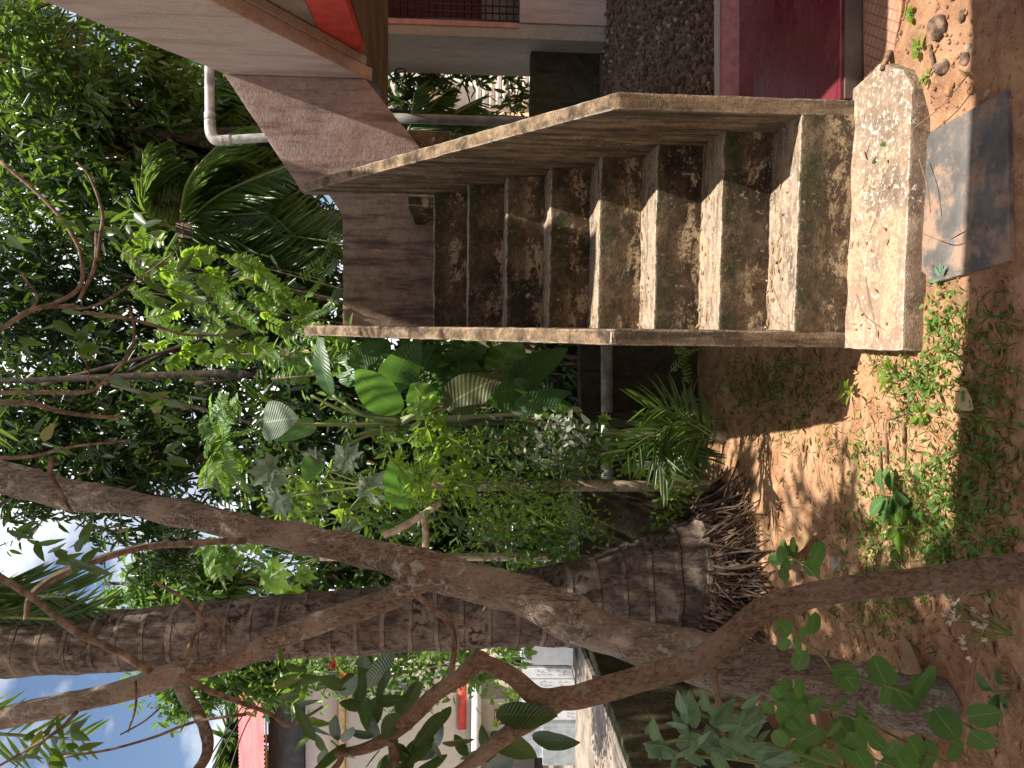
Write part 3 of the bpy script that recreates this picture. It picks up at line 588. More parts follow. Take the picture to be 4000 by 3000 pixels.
for pts, D, a, b in [
    ([(-60, 1330), (110, 1220), (180, 1200), (300, 1190)], 2.6, 9, 7), ([(0, 1290), (110, 1215), (145, 1160), (75, 1060)], 2.6, 7, 4),
    ([(0, 1290), (110, 1215), (200, 1190), (310, 1125), (320, 1010), (280, 910), (220, 830), (120, 730), (0, 630)], 2.6, 10, 8),
    ([(330, 1220), (500, 1245), (600, 1270), (720, 1307), (860, 1308), (940, 1284)], 2.7, 8, 4), ([(210, 1200), (380, 1190), (640, 1018), (700, 950)], 2.6, 6, 3),
    ([(380, 1020), (390, 930), (400, 830), (350, 690), (300, 635)], 2.6, 9, 5), ([(310, 1170), (370, 1040), (378, 900), (380, 1000)], 2.6, 8, 8),
    ([(-60, 1535), (150, 1532), (340, 1530), (420, 1475), (505, 1385), (525, 1290), (500, 1190)], 2.55, 9, 5), ([(340, 1528), (345, 1440), (300, 1370)], 2.55, 4, 2),
    ([(0, 1572), (120, 1575), (250, 1610), (420, 1630), (480, 1625)], 2.6, 13, 6), ([(-60, 1790), (100, 1785), (200, 1765), (320, 1740), (500, 1720)], 2.6, 8, 5),
    ([(200, 1780), (200, 1850), (240, 1930), (280, 2000)], 2.7, 11, 7), ([(-40, 2230), (0, 2255), (120, 2330), (300, 2470), (450, 2540), (590, 2625)], 2.75, 14, 17),
    ([(105, 2415), (130, 2330), (250, 2245), (370, 2195), (560, 2140), (800, 2118), (960, 2112)], 2.8, 7, 17), ([(725, 2570), (760, 2480), (785, 2415), (720, 2340), (600, 2270)], 2.75, 13, 7), ([(785, 2415), (830, 2410), (858, 2450), (858, 2540)], 2.75, 9, 9),
    ([(700, 2640), (800, 2690), (940, 2745), (1060, 2790), (1120, 2835), (1180, 2810), (1260, 2760)], 2.6, 12, 7), ([(530, 2660), (530, 2760), (500, 2860)], 2.8, 6, 4),
    ([(250, 2955), (420, 2930), (600, 2880), (760, 2820), (960, 2790)], 2.5, 4, 7), ([(620, 2770), (560, 2820), (470, 2870)], 2.7, 5, 3), ([(1170, 2330), (1700, 2270), (1640, 2225)], 2.88, 1, 1),
    ([(1630, 2325), (1700, 2385), (1760, 2440), (1775, 2520), (1760, 2640)], 2.72, 12, 13), ([(1775, 2452), (1850, 2440), (1900, 2370)], 2.72, 9, 8), ([(0, 2990), (120, 2920), (230, 2850), (300, 2780)], 2.5, 5, 9), ([(60, 3000), (150, 2880), (250, 2800)], 2.6, 3, 5)]:
    if abs(a-1) > .01: tw = MB(); twig(pts, D, a*.85, b*.8, tw); tw.build("twig", M_TWIG, ft, True)
def bigleaf(mb, base, tip, width, sag=.1, roll=0.0, n=10, fold=.15, wav=.0, shape=None, mi=0, nref=None):
    base, tip = np.array(base, float), np.array(tip, float); d = tip-base; L = np.linalg.norm(d); d = d/L; nref = -FW if nref is None else np.array(nref)
    s = nrmz(np.cross(d, nref)); nn = np.cross(s, d); s2 = s*math.cos(roll)+nn*math.sin(roll); n2 = -s*math.sin(roll)+nn*math.cos(roll)
    t = np.linspace(0, 1, n+1); w = (np.sin(np.pi*np.clip(t*.98+.015, 0, 1)**.8)**.75 if shape is None else np.interp(t, *shape))*width/2
    V = []; sg = np.array([0, 0, -1.])*sag*L
    for i in range(n+1):
        c = base+d*L*t[i]+sg*(t[i]**2)-sg*t[i]*.5
        for k, u in enumerate((-1, -.5, 0, .5, 1)):
            V.append(c+s2*u*w[i]+n2*(abs(u)*fold*w[i]*1.2+wav*w[i]*abs(u)*math.sin(t[i]*17+u*2)))
    i = np.arange(n)[:, None]*5; k = np.arange(4)[None]; mb.add(np.array(V), np.stack([i+k, i+k+1, i+6+k, i+5+k], -1).reshape(-1, 4), mi)
    uv = np.array([((k2+2)/4, t[i2]) for i2 in range(n+1) for k2 in (-2, -1, 0, 1, 2)]); mb.uvs = getattr(mb, 'uvs', []) + [uv]
def set_uv(o, mb):
    uv = np.concatenate(mb.uvs); me = o.data; l = me.uv_layers.new(name="UVMap"); vi = np.zeros(len(me.loops), np.int32); me.loops.foreach_get('vertex_index', vi); l.data.foreach_set('uv', uv[vi].ravel().astype(np.float32)); return o
def leafset(mb, px, D, L, Wr=.4, dirs=None, mi=0, face=.6):
    """leaves at photo points, blades roughly towards the viewer"""
    for (x, y) in px:
        p = S(x, y, D+RNG.uniform(-.15, .15)); d = dirs if dirs is not None else RNG.normal(size=3)*.6+np.array([0, 0, -.7]); nn = -FW*face+RNG.normal(size=3)*.5
        l = L*RNG.uniform(.75, 1.25); bigleaf(mb, p, p+nrmz(d)*l, l*Wr, .15, RNG.uniform(-.4, .4), 7, .15, .05, ([0, .1, .3, .45, .5, .65, .7, .85, 1], [.1, .6, 1, .95, .85, .75, .62, .35, .01]), mi, nn)
px = [(x, y) for x, y in [(60, 1330), (60, 1490), (90, 1370), (40, 1260), (280, 1310), (300, 1370), (330, 1340), (350, 1300), (240, 1290), (220, 850), (300, 860), (340, 880), (370, 840), (400, 900), (430, 880), (480, 850), (500, 870), (550, 880), (580, 900), (520, 840), (230, 1220), (390, 1350), (530, 1010), (560, 1040), (590, 1020), (700, 1080), (720, 1130), (570, 1100), (610, 1180), (690, 1200), (720, 1260), (760, 1300), (840, 1240), (860, 1330), (880, 1370), (450, 1500), (540, 1540), (560, 1560), (590, 1600), (640, 1580), (610, 1610), (700, 1470), (740, 1450), (720, 1520), (650, 1640), (630, 1770), (660, 1800), (150, 1720), (200, 1740), (90, 1740), (30, 1380), (30, 940)]]
leafset(tl, [(x+RNG.normal()*12, y+RNG.normal()*12) for x, y in px for _ in range(2)], 2.6, .07, .40)
px2 = [(110, 2110), (150, 2120), (200, 2150), (250, 2160), (300, 2140), (330, 2200), (220, 2200), (270, 2210), (60, 2080), (30, 2060), (60, 2870), (100, 2890), (150, 2870), (170, 2900), (200, 2930), (230, 2880), (270, 2900), (300, 2920), (90, 2940), (190, 2960), (250, 2880), (280, 2860), (40, 2950), (1170, 2650), (1230, 2690), (1080, 2680), (1100, 2740), (1210, 2830), (1220, 2870), (1200, 2800), (1110, 2620), (1150, 2750)]
leafset(tl, [(x+RNG.normal()*10, y+RNG.normal()*10) for x, y in px2 for _ in range(2)], 2.6, .08, .36)
# the tree's own crown, above the frame, dapples the left of the yard
def crown_points(blobs, n, cl=14, spread=.22):
    out = []; w = np.array([b[1]**2 for b in blobs]); w = w/w.sum()
    for (c, r), k in zip(blobs, RNG.multinomial(max(1, n//cl), w)):
        for _ in range(k):
            v = RNG.normal(size=3); v = v/np.linalg.norm(v)*RNG.random()**.42; out.append(np.array(c)+v*np.asarray(r if not np.isscalar(r) else (r, r, r*.8)))
    return np.array(out)
def crown(mb, blobs, n, L, Wr, cl=14, droop=.5, mi=0):
    C = crown_points(blobs, n, cl); k = cl
    ax = RNG.normal(size=(len(C), 3)); ax[:, 2] -= .1; ax = nrmz(ax)
    B = np.repeat(C, k, 0); A = np.repeat(ax, k, 0); t = np.tile(np.linspace(-.6, 1, k), len(C))[:, None]
    d = RNG.normal(size=(len(B), 3))*.75 + A*.6; d[:, 2] -= droop; B = B + A*t*L*1.3 + RNG.normal(size=B.shape)*L*.25
    l = L*RNG.uniform(.6, 1.25, len(B)); leaves(mb, B, d, RNG.normal(size=(len(B), 3))*.7+np.array([0, 0, .8]), l, l*Wr, .18, .22, mi)
    return C
def shd(x, y, z, r): return (np.array([x, y, .2])+SUN/SUN[2]*(z-.2), r)
shade = [shd(-1.1, -.5, 4.7, .5), shd(-1.7, -.3, 4.7, .6), shd(-1.75, .45, 4.8, .6), shd(-1.3, 1.25, 5.4, .38), shd(-2.3, .3, 4.8, .7), shd(-1.9, 1.3, 5.3, .55), shd(-1.0, .15, 5.2, .28), shd(-1.2, -.05, 5.0, .35), shd(-2.6, 1.4, 5.2, .8), shd(-.85, 1.1, 5.6, .2), shd(-1.35, -.75, 4.6, .4)]
crown(tl, shade, 5200, .15, .36, 12)
tl.build("leaves", L_MANGO, ft, True)

# near bent tree
bt = thing("bent_sapling", S(4750, 2160, 1.6), "slim bent sapling trunk closest to the viewer with zigzag branches", "tree")
mb = MB(); Dn = 1.62
b1 = [(4750, 2150, 75), (4300, 2195, 66), (4000, 2220, 62), (3600, 2271, 55), (3300, 2300, 50), (3100, 2342, 50), (3000, 2372, 50), (2900, 2445, 49), (2800, 2530, 50), (2700, 2596, 50), (2500, 2650, 49), (2300, 2711, 48), (2200, 2726, 46), (2100, 2722, 40), (2000, 2640, 34), (1900, 2592, 31), (1868, 2580, 36), (1800, 2645, 32), (1700, 2711, 30), (1600, 2808, 30), (1500, 2890, 25), (1400, 2930, 20), (1310, 2940, 16)]
b2 = [(2200, 2726, 40), (2140, 2765, 40), (2050, 2830, 34), (2000, 2858, 33), (1900, 2935, 30), (1850, 2975, 26), (1700, 3080, 20), (1500, 3200, 12)]
b3 = [(1530, 2880, 22), (1540, 2950, 22), (1530, 3020, 21), (1480, 3150, 16)]; b4 = [(2780, 2600, 20), (2786, 2640, 17), (2810, 2760, 11), (2826, 2880, 9), (2815, 2990, 7)]
b5 = [(1325, 2940, 14), (1330, 2970, 12), (1300, 3010, 12)]
for bb, s_ in ((b1, 5), (b2, 6), (b3, 7), (b4, 8), (b5, 9)): tube(mb, [S(a[0], a[1], Dn) for a in bb], [a[2]*PXW*Dn for a in bb], 16, 6, .10, 0, s_, True, 22)
mb.build("trunk", M_BARK2, bt, True)
mb = MB()
for (x0, y0, x1, y1, w) in [(1530, 2535, 1430, 2690, 75), (1420, 2620, 1395, 2790, 50), (1440, 2745, 1600, 2730, 42), (1430, 2760, 1320, 2745, 45), (1440, 2770, 1480, 2920, 60), (1560, 2790, 1490, 2890, 70), (1450, 2560, 1400, 2640, 50), (1500, 2640, 1470, 2760, 26),
    (1520, 2610, 1490, 2700, 30), (1270, 2930, 1250, 3000, 40), (1690, 2870, 1580, 2990, 60), (1640, 2880, 1750, 2800, 40), (1760, 2760, 1690, 2850, 40), (1850, 2890, 1720, 2900, 55), (1700, 2935, 1570, 2950, 55), (1830, 2950, 1770, 2870, 45), (1460, 2870, 1350, 2860, 40), (1380, 2840, 1330, 2900, 40), (1620, 2960, 1560, 3000, 60), (1940, 2790, 2170, 2795, 90), (2080, 2880, 2260, 2900, 75), (1920, 2860, 2090, 2960, 95), (1880, 2960, 1960, 2900, 60), (2000, 2960, 1900, 3000, 70), (1480, 2930, 1420, 3000, 45)] + [(x+RNG.uniform(-50, 50), y+RNG.uniform(-40, 40), x+RNG.uniform(-150, 60), y+RNG.choice([-1, 1])*RNG.uniform(50, 130), RNG.uniform(35, 60)) for x, y in [(1440, 2745), (1430, 2620), (1560, 2790), (1690, 2870), (1600, 2700), (1350, 2900), (1280, 2860), (1760, 2800), (1900, 2900), (1500, 2960), (1640, 2940), (1380, 2700), (1700, 2980), (1560, 2890)] for _q in range(2)]:
    bigleaf(mb, S(x0, y0, Dn+RNG.uniform(0, .12)), S(x1, y1, Dn+RNG.uniform(-.08, .16)), w*PXW*Dn*1.15, .06, RNG.uniform(-.5, .5), 9, .2, .05)
L_SAP = leafmat("dark_sapling_leaf", (.022, .055, .018), (.035, .075, .024), (.14, .28, .04), .3, .4, .5, None, True)
set_uv(mb.build("leaves", L_SAP, bt, True), mb)

# ------------------------------------------------------------------ background trees
def bl(lst, D): return [(S(x, y, D+dd), r*PXW*(D+dd)) for x, y, r, dd in lst]
def tree(name, label, tx, D, blobs, n, L, Wr, lm, bark=None, r0=45, cl=12, droop=.5, topx=None, limbs=5, group="background trees"):
    """tx: photo y of the trunk at ground and top"""
    B = bl(blobs, D); base = S(2400, tx[0], D); base[2] = .02 if D > 6 else .15
    t = thing(name, base, label, "tree", group); mb = MB(); topp = S(topx if topx is not None else -300, tx[1], D)
    mid = (base+topp)/2+np.array([.12, 0, 0]); R = r0*PXW*D
    tube(mb, [base, base*.6+mid*.4+RNG.normal(size=3)*.05, mid, topp], [R*1.15, R*.9, R*.8, R*.4], 12, 8, .14, 0, D)
    for c, r in (B if len(B) <= limbs else [B[i] for i in RNG.choice(len(B), limbs, False)]):
        h = RNG.uniform(.35, .9); s0 = base*(1-h)+topp*h; tube(mb, [s0, s0*.5+np.array(c)*.5+np.array([0, 0, -.12]), np.array(c)], [R*.42, R*.3, R*.12], 7, 6, .1)
    mb.build("trunk", bark or M_BARKD, t, True)
    cb = MB(); C = crown(cb, B, n, L, Wr, cl, droop); ob = cb.build("crown", lm, t)
    return t
tree("mango_tree", "tall dark mango tree trunk standing behind the upper flight of stairs", (590, 560), 8.5,
     [(100, 250, 300, 0), (420, 330, 330, 0), (700, 520, 300, .3), (120, 650, 330, .4), (480, 760, 300, .5), (820, 850, 260, .6), (-150, 300, 330, 0), (900, 560, 180, .8), (250, 460, 330, -.3), (650, 860, 260, 0)], 13500, .17, .28, L_MANGO, None, 48)
tree("broadleaf_tree", "dense dark tree filling the sky left of the mango trunk", (1180, 1150), 9.5,
     [(120, 1050, 330, 0), (450, 1000, 320, .2), (200, 1350, 330, .4), (560, 1280, 300, 0), (850, 1080, 280, .2), (-150, 1200, 330, 0), (420, 1550, 300, .6), (820, 1400, 240, .3), (700, 1000, 250, 0)], 12500, .16, .28, L_DARK, None, 34)
tree("broadleaf_tree", "shady green tree directly behind the upper fork of the leaning tree", (1850, 1780), 8.8,
     [(150, 1640, 320, 0), (420, 1700, 300, .2), (650, 1600, 280, 0), (120, 1860, 220, .3), (420, 1920, 220, .2), (680, 1880, 250, .2), (880, 1680, 240, 0), (-150, 1750, 320, 0), (650, 2130, 170, .6)], 9500, .16, .28, L_DARK, None, 30)
tree("sunlit_leafy_tree", "sunlit fine-leaved tree at the top corner above the pink parapet", (-700, -500), 7.2,
     [(60, 60, 200, 0), (180, 170, 200, 0), (300, 320, 170, .2), (100, 330, 200, 0), (-100, 150, 250, 0)], 1500, .14, .28, L_MANGO, None, 20, 8)
tree("slim_leafy_tree", "thin leafy tree just right of the palm trunk against the white clouds", (2330, 2280), 10.5,
     [(560, 2230, 100, 0), (640, 2270, 110, 0), (780, 2280, 150, 0), (560, 2350, 80, 0), (900, 2300, 150, .2), (440, 2340, 50, 0)], 2700, .17, .32, L_MID, None, 16, 8, topx=400)
tree("slim_leafy_tree", "thin leafy tree left of the palm trunk in front of the red roofed house", (2600, 2570), 11.5,
     [(620, 2620, 110, 0), (760, 2650, 120, 0), (880, 2640, 140, 0), (1000, 2620, 140, 0), (700, 2740, 80, 0), (1090, 2620, 120, 0)], 3000, .17, .32, L_MID, None, 14, 8, topx=560)
tree("backlit_tree", "dark backlit leafy tree in front of the cream villa, seen under the landing", (560, 480), 9.5,
     [(1560, 260, 110, 0), (1600, 420, 100, 0), (1700, 300, 90, 0), (1720, 200, 100, 0), (1820, 290, 70, 0), (1880, 260, 60, 0), (1640, 180, 130, 0), (1960, 230, 100, .3), (1780, 380, 55, 0), (2020, 380, 80, .3)], 1700, .14, .32, L_DARK, None, 9, 10, topx=1550)
tree("broadleaf_tree", "dark leaf mass low behind the landing and the banana plant", (1500, 1500), 7.6,
     [(2180, 1400, 130, -1.2), (2200, 1560, 120, -1.2), (2150, 1300, 110, -1.3), (1250, 2220, 150, 0), (1500, 2230, 150, 0), (1750, 2220, 140, 0), (2000, 2180, 130, 0), (1000, 1250, 230, 0), (1250, 1400, 220, 0), (1450, 1560, 220, 0), (1700, 1500, 230, 0), (1150, 1650, 230, 0), (1450, 1800, 230, .2), (1750, 1800, 230, .2), (1050, 1950, 220, .3), (1350, 2050, 220, .3), (1700, 2080, 210, .3), (2050, 1650, 200, 0), (2050, 1980, 200, .2), (1000, 900, 200, 1.0), (1180, 1050, 180, .6)], 16000, .15, .34, L_DARK, None, 22, 12)
tree("broadleaf_tree", "dark leaf mass on the far right behind the pink flight and its pipe", (900, 850), 10.2,
     [(900, 300, 240, 0), (1050, 620, 240, 0), (850, 700, 240, 0), (1150, 850, 200, 0), (1000, 1050, 200, 0)], 5200, .19, .32, L_DARK, None, 22, 12, topx=300)
fw = MB(); fb = []
for x in np.arange(-16, 22, 1.6):
    for z in (.6, 1.9): fb.append(((x+RNG.uniform(-.5, .5), 21+RNG.uniform(-2, 3), z), 1.7))
crown(fw, fb, 12000, .42, .4, 12)
tag(fw.build("distant_thicket", L_DARK), kind='stuff')

# coconut palms behind the landing
def palm(label, hx, hy, D, fr, L, base_y, mat=L_PALM, seed=0, wd=.035, tk=1.0):
    top = S(hx, hy, D); b = top.copy(); b[2] = 0; t = thing("coconut_palm", b, label, "palm tree", "palms behind the stairs"); mb = MB(); tube(mb, [b, (b+top)/2+np.array([.1, 0, 0]), top], [.16*tk, .13*tk, .11*tk], 12, 6, .05); mb.build("trunk", M_COCO, t, True)
    lf, sm = MB(), MB()
    for (mx, my, ex, ey) in fr:
        frond(lf, sm, [top, S(mx, my, D-.15), S(ex, ey, D-.3)], 58, L, wd, .95, .45, (.5, 1, .4), r=.022, jit=.05)
    lf.build("crown", mat, t); sm.build("frond_stems", M_STEM, t)
palm("coconut palm with drooping fronds right behind the landing wall", 700, 900, 8.0, [(900, 1000, 1250, 1090), (860, 760, 1120, 650), (760, 1100, 1100, 1290), (640, 1050, 780, 1250), (740, 700, 900, 520), (950, 900, 1400, 960), (800, 850, 1050, 830), (560, 820, 560, 600)], .8, 900)
palm("coconut palm whose frond hangs beside the pale drain pipe elbow", 600, 480, 9.0, [(780, 360, 1000, 280), (780, 420, 960, 330), (760, 560, 1000, 640), (640, 640, 800, 820), (560, 300, 640, 160)], .8, 500)
palm("low palm seen under the landing with fronds against the cream villa", 1560, 560, 7.5, [(1640, 470, 1720, 380), (1700, 490, 1860, 400), (1640, 560, 1780, 520), (1740, 540, 1980, 500), (1600, 500, 1620, 360)], .5, 500, wd=.02, tk=.2)
palm("far palm crown poking up behind the red sheet roof", 960, 2890, 22, [(900, 2930, 960, 3000), (880, 2900, 900, 3010), (920, 2860, 980, 2820), (880, 2880, 880, 2840), (980, 2930, 1020, 2990)], 1.4, 2900, wd=.07)
mb = MB()
for dy in (0, 22, 60): tube(mb, [S(700+dy*2, 3050, 13), S(900+dy, 2790, 13.5), S(1010+dy, 2640, 14)], .014, 5, 4)
wires = MB()
for q, dy in enumerate((0, 26, 62)):
    mb = MB(); tube(mb, [S(760+dy*2, 3050, 13), S(900+dy, 2830, 13.5), S(1010+dy, 2660, 14)], .013, 5, 4)
    tag(mb.build("power_cable", M_BLACKM, None, True), ["upper thin black power cable crossing the blue sky by the red roof", "middle thin black power cable crossing the blue sky by the red roof", "lowest thin black power cable crossing the blue sky by the red roof"][q], "cable", "power cables")

# ------------------------------------------------------------------ middle-distance plants
def sprays(name, label, cat, base, specs, D, L, Wd, n, lm, ang=1.05, sag=.15, parts=("leaves", "stems"), stemr=.005, updir=None, group=None, jit=.12, thick=0):
    t = thing(name, base, label, cat, group); lf, sm = MB(), MB()
    for sp_ in specs:
        d0 = D+RNG.uniform(-.25, .25); pts = [S(x, y, d0+.1*i*RNG.uniform(-1, 1)) for i, (x, y) in enumerate(sp_)]
        frond(lf, sm, pts, n, L, Wd, ang, sag, (.7, 1, .6), r=stemr, updir=updir if updir is not None else tuple(-FW*.6+np.array([.15, 0, .7])+RNG.normal(size=3)*.45), jit=jit)
    if thick:
        for sp_ in specs[::6]: tube(sm, [base, (np.array(base)+S(*sp_[0], D))/2+np.array([.05, 0, .1]), S(*sp_[0], D)], [thick, thick*.5], 7, 6)
    lf.build(parts[0], lm, t); sm.build(parts[1], M_STEM if not thick else M_TWIG, t); return t
# feathery bright tree sprays
sp1 = []
for (x, y) in [(500, 1130), (640, 1120), (720, 1180), (820, 1130), (900, 1260), (780, 1290), (1040, 1120), (1090, 1180), (940, 1020), (540, 1350), (640, 1420), (760, 1400), (470, 980), (560, 1000), (620, 1060), (700, 1010), (760, 1080), (860, 1000), (930, 1080), (560, 1240), (600, 1290), (640, 1330), (700, 1370), (790, 1060), (900, 1010), (850, 1200), (960, 1160), (1010, 1220), (1060, 1280), (980, 1330), (890, 1380), (500, 930), (1130, 1250), (1180, 1290), (1230, 1330), (1260, 1380)]:
    dx, dy = RNG.uniform(90, 170), RNG.uniform(-40, 130); sp1.append([(x, y), (x+dx*.5, y+dy*.35), (x+dx, y+dy)])
sprays("feathery_shrub_tree", "bright feathery leaved small tree left of the landing", "tree", S(2300, 1500, 6.2)*np.array([1, 1, 0])+np.array([0, 0, .1]), sp1, 5.9, .10, .038, 15, L_LIME, 1.1, .1, ("leaves", "branches"), .006, jit=.15, thick=.009)
sp2 = [[(1020, 1380), (1150, 1420), (1260, 1440)], [(1080, 1350), (1170, 1400), (1230, 1450)], [(1180, 1270), (1230, 1330), (1260, 1400)], [(1240, 1330), (1310, 1400), (1390, 1420)], [(1290, 1370), (1330, 1420), (1370, 1450)], [(1030, 1250), (1120, 1290), (1220, 1330)], [(1060, 1480), (1160, 1470), (1280, 1440)], [(1300, 900), (1260, 1010), (1180, 1080)], [(1320, 1000), (1260, 1080), (1200, 1160)], [(1330, 1120), (1280, 1200), (1190, 1250)]]
sprays("feathery_shrub", "feathery green shrub just behind the top of the left stair wall", "shrub", S(2200, 1420, 5.6)*np.array([1, 1, 0])+np.array([0, 0, .1]), sp2, 5.4, .08, .03, 14, L_MID, 1.1, .1, thick=.012)
# ferns on the trunks
def fern(label, c, D, specs, L=.085, W_=.026):
    t = sprays("sword_fern", label, "fern", S(*c, D), [[c, ((c[0]+x)/2-20, (c[1]+y)/2), (x, y)] for x, y in specs], D, L, W_, 22, L_FERN, 1.3, .05, ("fronds", "stalks"), .004, None, "ferns growing on the trees", .05)
fern("sword fern clump hanging above the pale round taro leaf", (870, 1720), 5.2, [(820, 1560), (870, 1540), (930, 1560), (790, 1640), (800, 1760), (840, 1860), (900, 1900), (800, 1900), (950, 1820), (980, 1680), (880, 1930), (960, 1920)])
fern("sword fern clump close to the right edge of the palm trunk", (850, 2140), 6.0, [(800, 2230), (850, 2260), (880, 2300), (910, 2250), (790, 2150), (950, 2190)])
fern("yellow-green fern fronds behind the zigzag branch of the sapling", (1850, 2500), 5.2, [(1700, 2560), (1760, 2590), (1820, 2600), (1640, 2570), (1880, 2640), (1900, 2600)], .05)
fern("dark fern low behind the papaya leaves", (1180, 2010), 5.8, [(1080, 1960), (1120, 1900), (1220, 1900), (1290, 1960), (1260, 2060), (1130, 2080)])
fern("yellowing fern in front of the maroon window", (1880, 2620), 4.6, [(1950, 2680), (1930, 2600), (1870, 2690), (1990, 2640)], .05)

# banana clump
bc = S(1560, 1650, 4.75); bb = bc.copy(); bb[2] = .1
bp = thing("banana_plant", bb, "banana clump with long paddle leaves left of the stair wall", "banana plant")
mb = MB(); tube(mb, [bb, (bb+bc)/2+np.array([.03, 0, 0]), bc], [.04, .038, .03], 14, 5, .04); mb.build("stem", plain("banana_stem", (.05, .055, .025), .6), bp, True)
BL = [(1337, 1446, 1570, 1600, 100, 4.6), (1597, 1322, 1535, 1530, 112, 4.8), (1215, 1290, 1300, 1545, 58, 4.7), (1780, 1390, 1800, 1545, 150, 4.9), (1580, 1500, 1690, 1595, 95, 4.7), (1930, 1470, 1740, 1590, 110, 4.65), (1480, 1330, 1380, 1440, 70, 5.0), (1420, 1310, 1480, 1420, 120, 5.2), (1870, 1350, 1760, 1480, 100, 5.0), (2130, 1610, 2010, 1480, 85, 4.6), (2250, 1620, 2050, 1560, 70, 4.7), (2000, 1330, 1960, 1450, 120, 5.1), (1490, 1790, 1612, 1980, 112, 4.4), (1165, 1885, 1260, 1775, 60, 4.5), (1690, 1345, 1640, 1480, 110, 5.0), (2080, 1480, 1900, 1560, 110, 4.8), (2180, 1360, 2000, 1500, 90, 4.9), (2200, 1530, 2010, 1600, 70, 4.6), (1300, 1360, 1400, 1500, 80, 5.1), (1830, 1330, 1860, 1470, 120, 5.2), (1440, 1470, 1560, 1590, 60, 4.85)]
for i, (x0, y0, x1, y1, w, D) in enumerate(BL):
    mb = MB(); bigleaf(mb, S(x1, y1, D), S(x0, y0, D-RNG.uniform(-.2, .3)), w*PXW*D*1.4, .3, RNG.uniform(-.7, .7), 16, .14, .09)
    o = set_uv(mb.build("leaf", L_BAN, bp, True), mb)
    if i == 5: o.data.materials[0] = leafmat("browning_banana_leaf", (.05, .075, .025), (.085, .085, .03), (.2, .25, .04), .3, .5, .3, None, True); o['label'] = "browning torn banana leaf"
for (x1, y1) in [(1215, 1545), (1300, 1545), (1345, 1575), (1290, 1655), (1365, 1735), (1380, 1705), (1740, 1590), (1690, 1595), (1800, 1545)]:
    mb = MB(); tube(mb, [bc+RNG.normal(size=3)*.02, S((x1+1500)/2, (y1+1650)/2+10, 4.68), S(x1, y1, 4.66)], [.014, .009], 8, 6); mb.build("leaf_stalk", plain("pale_stalk", (.18, .23, .085), .5) if 'pale_stalk' not in bpy.data.materials else bpy.data.materials['pale_stalk'], bp, True)
# taro
tr_ = thing("taro_plant", S(2200, 1650, 4.9)*np.array([1, 1, 0])+np.array([0, 0, .1]), "taro plant with one big pale grey-green heart leaf", "plant")
hs_ = ([0, .12, .3, .55, .8, 1], [.55, .95, 1, .85, .5, .02])
mb = MB(); bigleaf(mb, S(1030, 1650, 4.6), S(1158, 1632, 4.55), 165*PXW*4.6, .15, .35, 12, .1, .02, hs_); set_uv(mb.build("leaf", L_GREY, tr_, True), mb)
mb = MB(); bigleaf(mb, S(1230, 1655, 4.75), S(1065, 1722, 4.7), 80*PXW*4.7, .1, -.3, 12, .15, .03, hs_); set_uv(mb.build("leaf", L_BAN, tr_, True), mb)
mb = MB(); tube(mb, [S(1050, 1645, 4.62), S(1250, 1660, 4.7), S(1550, 1655, 4.8), S(2200, 1650, 4.9)], [.008, .012], 8, 6); tube(mb, [S(1230, 1655, 4.75), S(1500, 1660, 4.8)], [.008, .01], 8); mb.build("stalks", M_STEM, tr_, True)
# papayas
def palmate(mb, c, D, r, rot, tilt=.4, lm=0):
    c3 = S(c[0], c[1], D); e1 = nrmz(RT*math.cos(rot)+UP*math.sin(rot)+FW*tilt*RNG.uniform(-1, 1)); nn = nrmz(-FW+RNG.normal(size=3)*.35); e1 = nrmz(e1-nn*np.dot(e1, nn)); e2 = np.cross(nn, e1); R = r*PXW*D
    for k in range(-4, 5):
        a = k*.62; d = e1*math.cos(a)+e2*math.sin(a); l = R*(1-.09*abs(k))*RNG.uniform(.85, 1.08)
        bigleaf(mb, c3-d*R*.03, c3+d*l, l*.5, .22, RNG.uniform(-.3, .3), 8, .12, .0, ([0, .2, .42, .5, .62, .72, .82, 1], [.5, .8, .95, .55, 1, .45, .5, .02]), lm, nn)
def papaya(label, base, D, lv, mat):
    b = S(base[0], base[1], D); b[2] = .1; t = thing("papaya_plant", b, label, "papaya plant", "papaya plants"); top = S(base[0]-250, base[1], D)
    mb = MB(); tube(mb, [b, (b+top)/2, top], [.035, .03, .02], 10, 5, .05); mb.build("stem", M_PALETWIG, t, True)
    for (x, y, r, rot) in lv:
        mb = MB(); palmate(mb, (x, y), D-.05, r, rot); o = set_uv(mb.build("leaf", mat, t, False), mb)
        mb = MB(); tube(mb, [top, (top+S(x, y, D))/2+np.array([0, 0, .05]), S(x, y, D-.02)], [.008, .005], 6, 5); mb.build("leaf_stalk", M_STEM, t, True)
papaya("papaya plant with grey-green lobed leaves among the creepers", (1700, 1900), 4.5, [(1362, 1795, 95, 1.4), (1060, 1840, 110, 2.2), (1440, 1920, 100, -.6), (1230, 1790, 70, 1.9), (1090, 1950, 90, 2.6), (1350, 2090, 80, -1)], L_GREY)
papaya("papaya plant with bright green lobed leaves by the palm trunk", (1500, 2180), 5.6, [(1060, 2240, 110, -2.2), (1130, 2320, 80, -2.6), (1000, 2130, 70, 1.2), (1180, 2240, 70, -2)], L_LIME)
papaya("young papaya with small ivy-like leaves over the grey pipe", (2700, 1700), 4.45, [(2365, 1640, 42, 1.2), (2400, 1745, 48, -1.5), (2380, 1800, 45, 1.), (2440, 1830, 42, -2), (2345, 1720, 38, 2), (2500, 1850, 44, .5)], L_LIME)

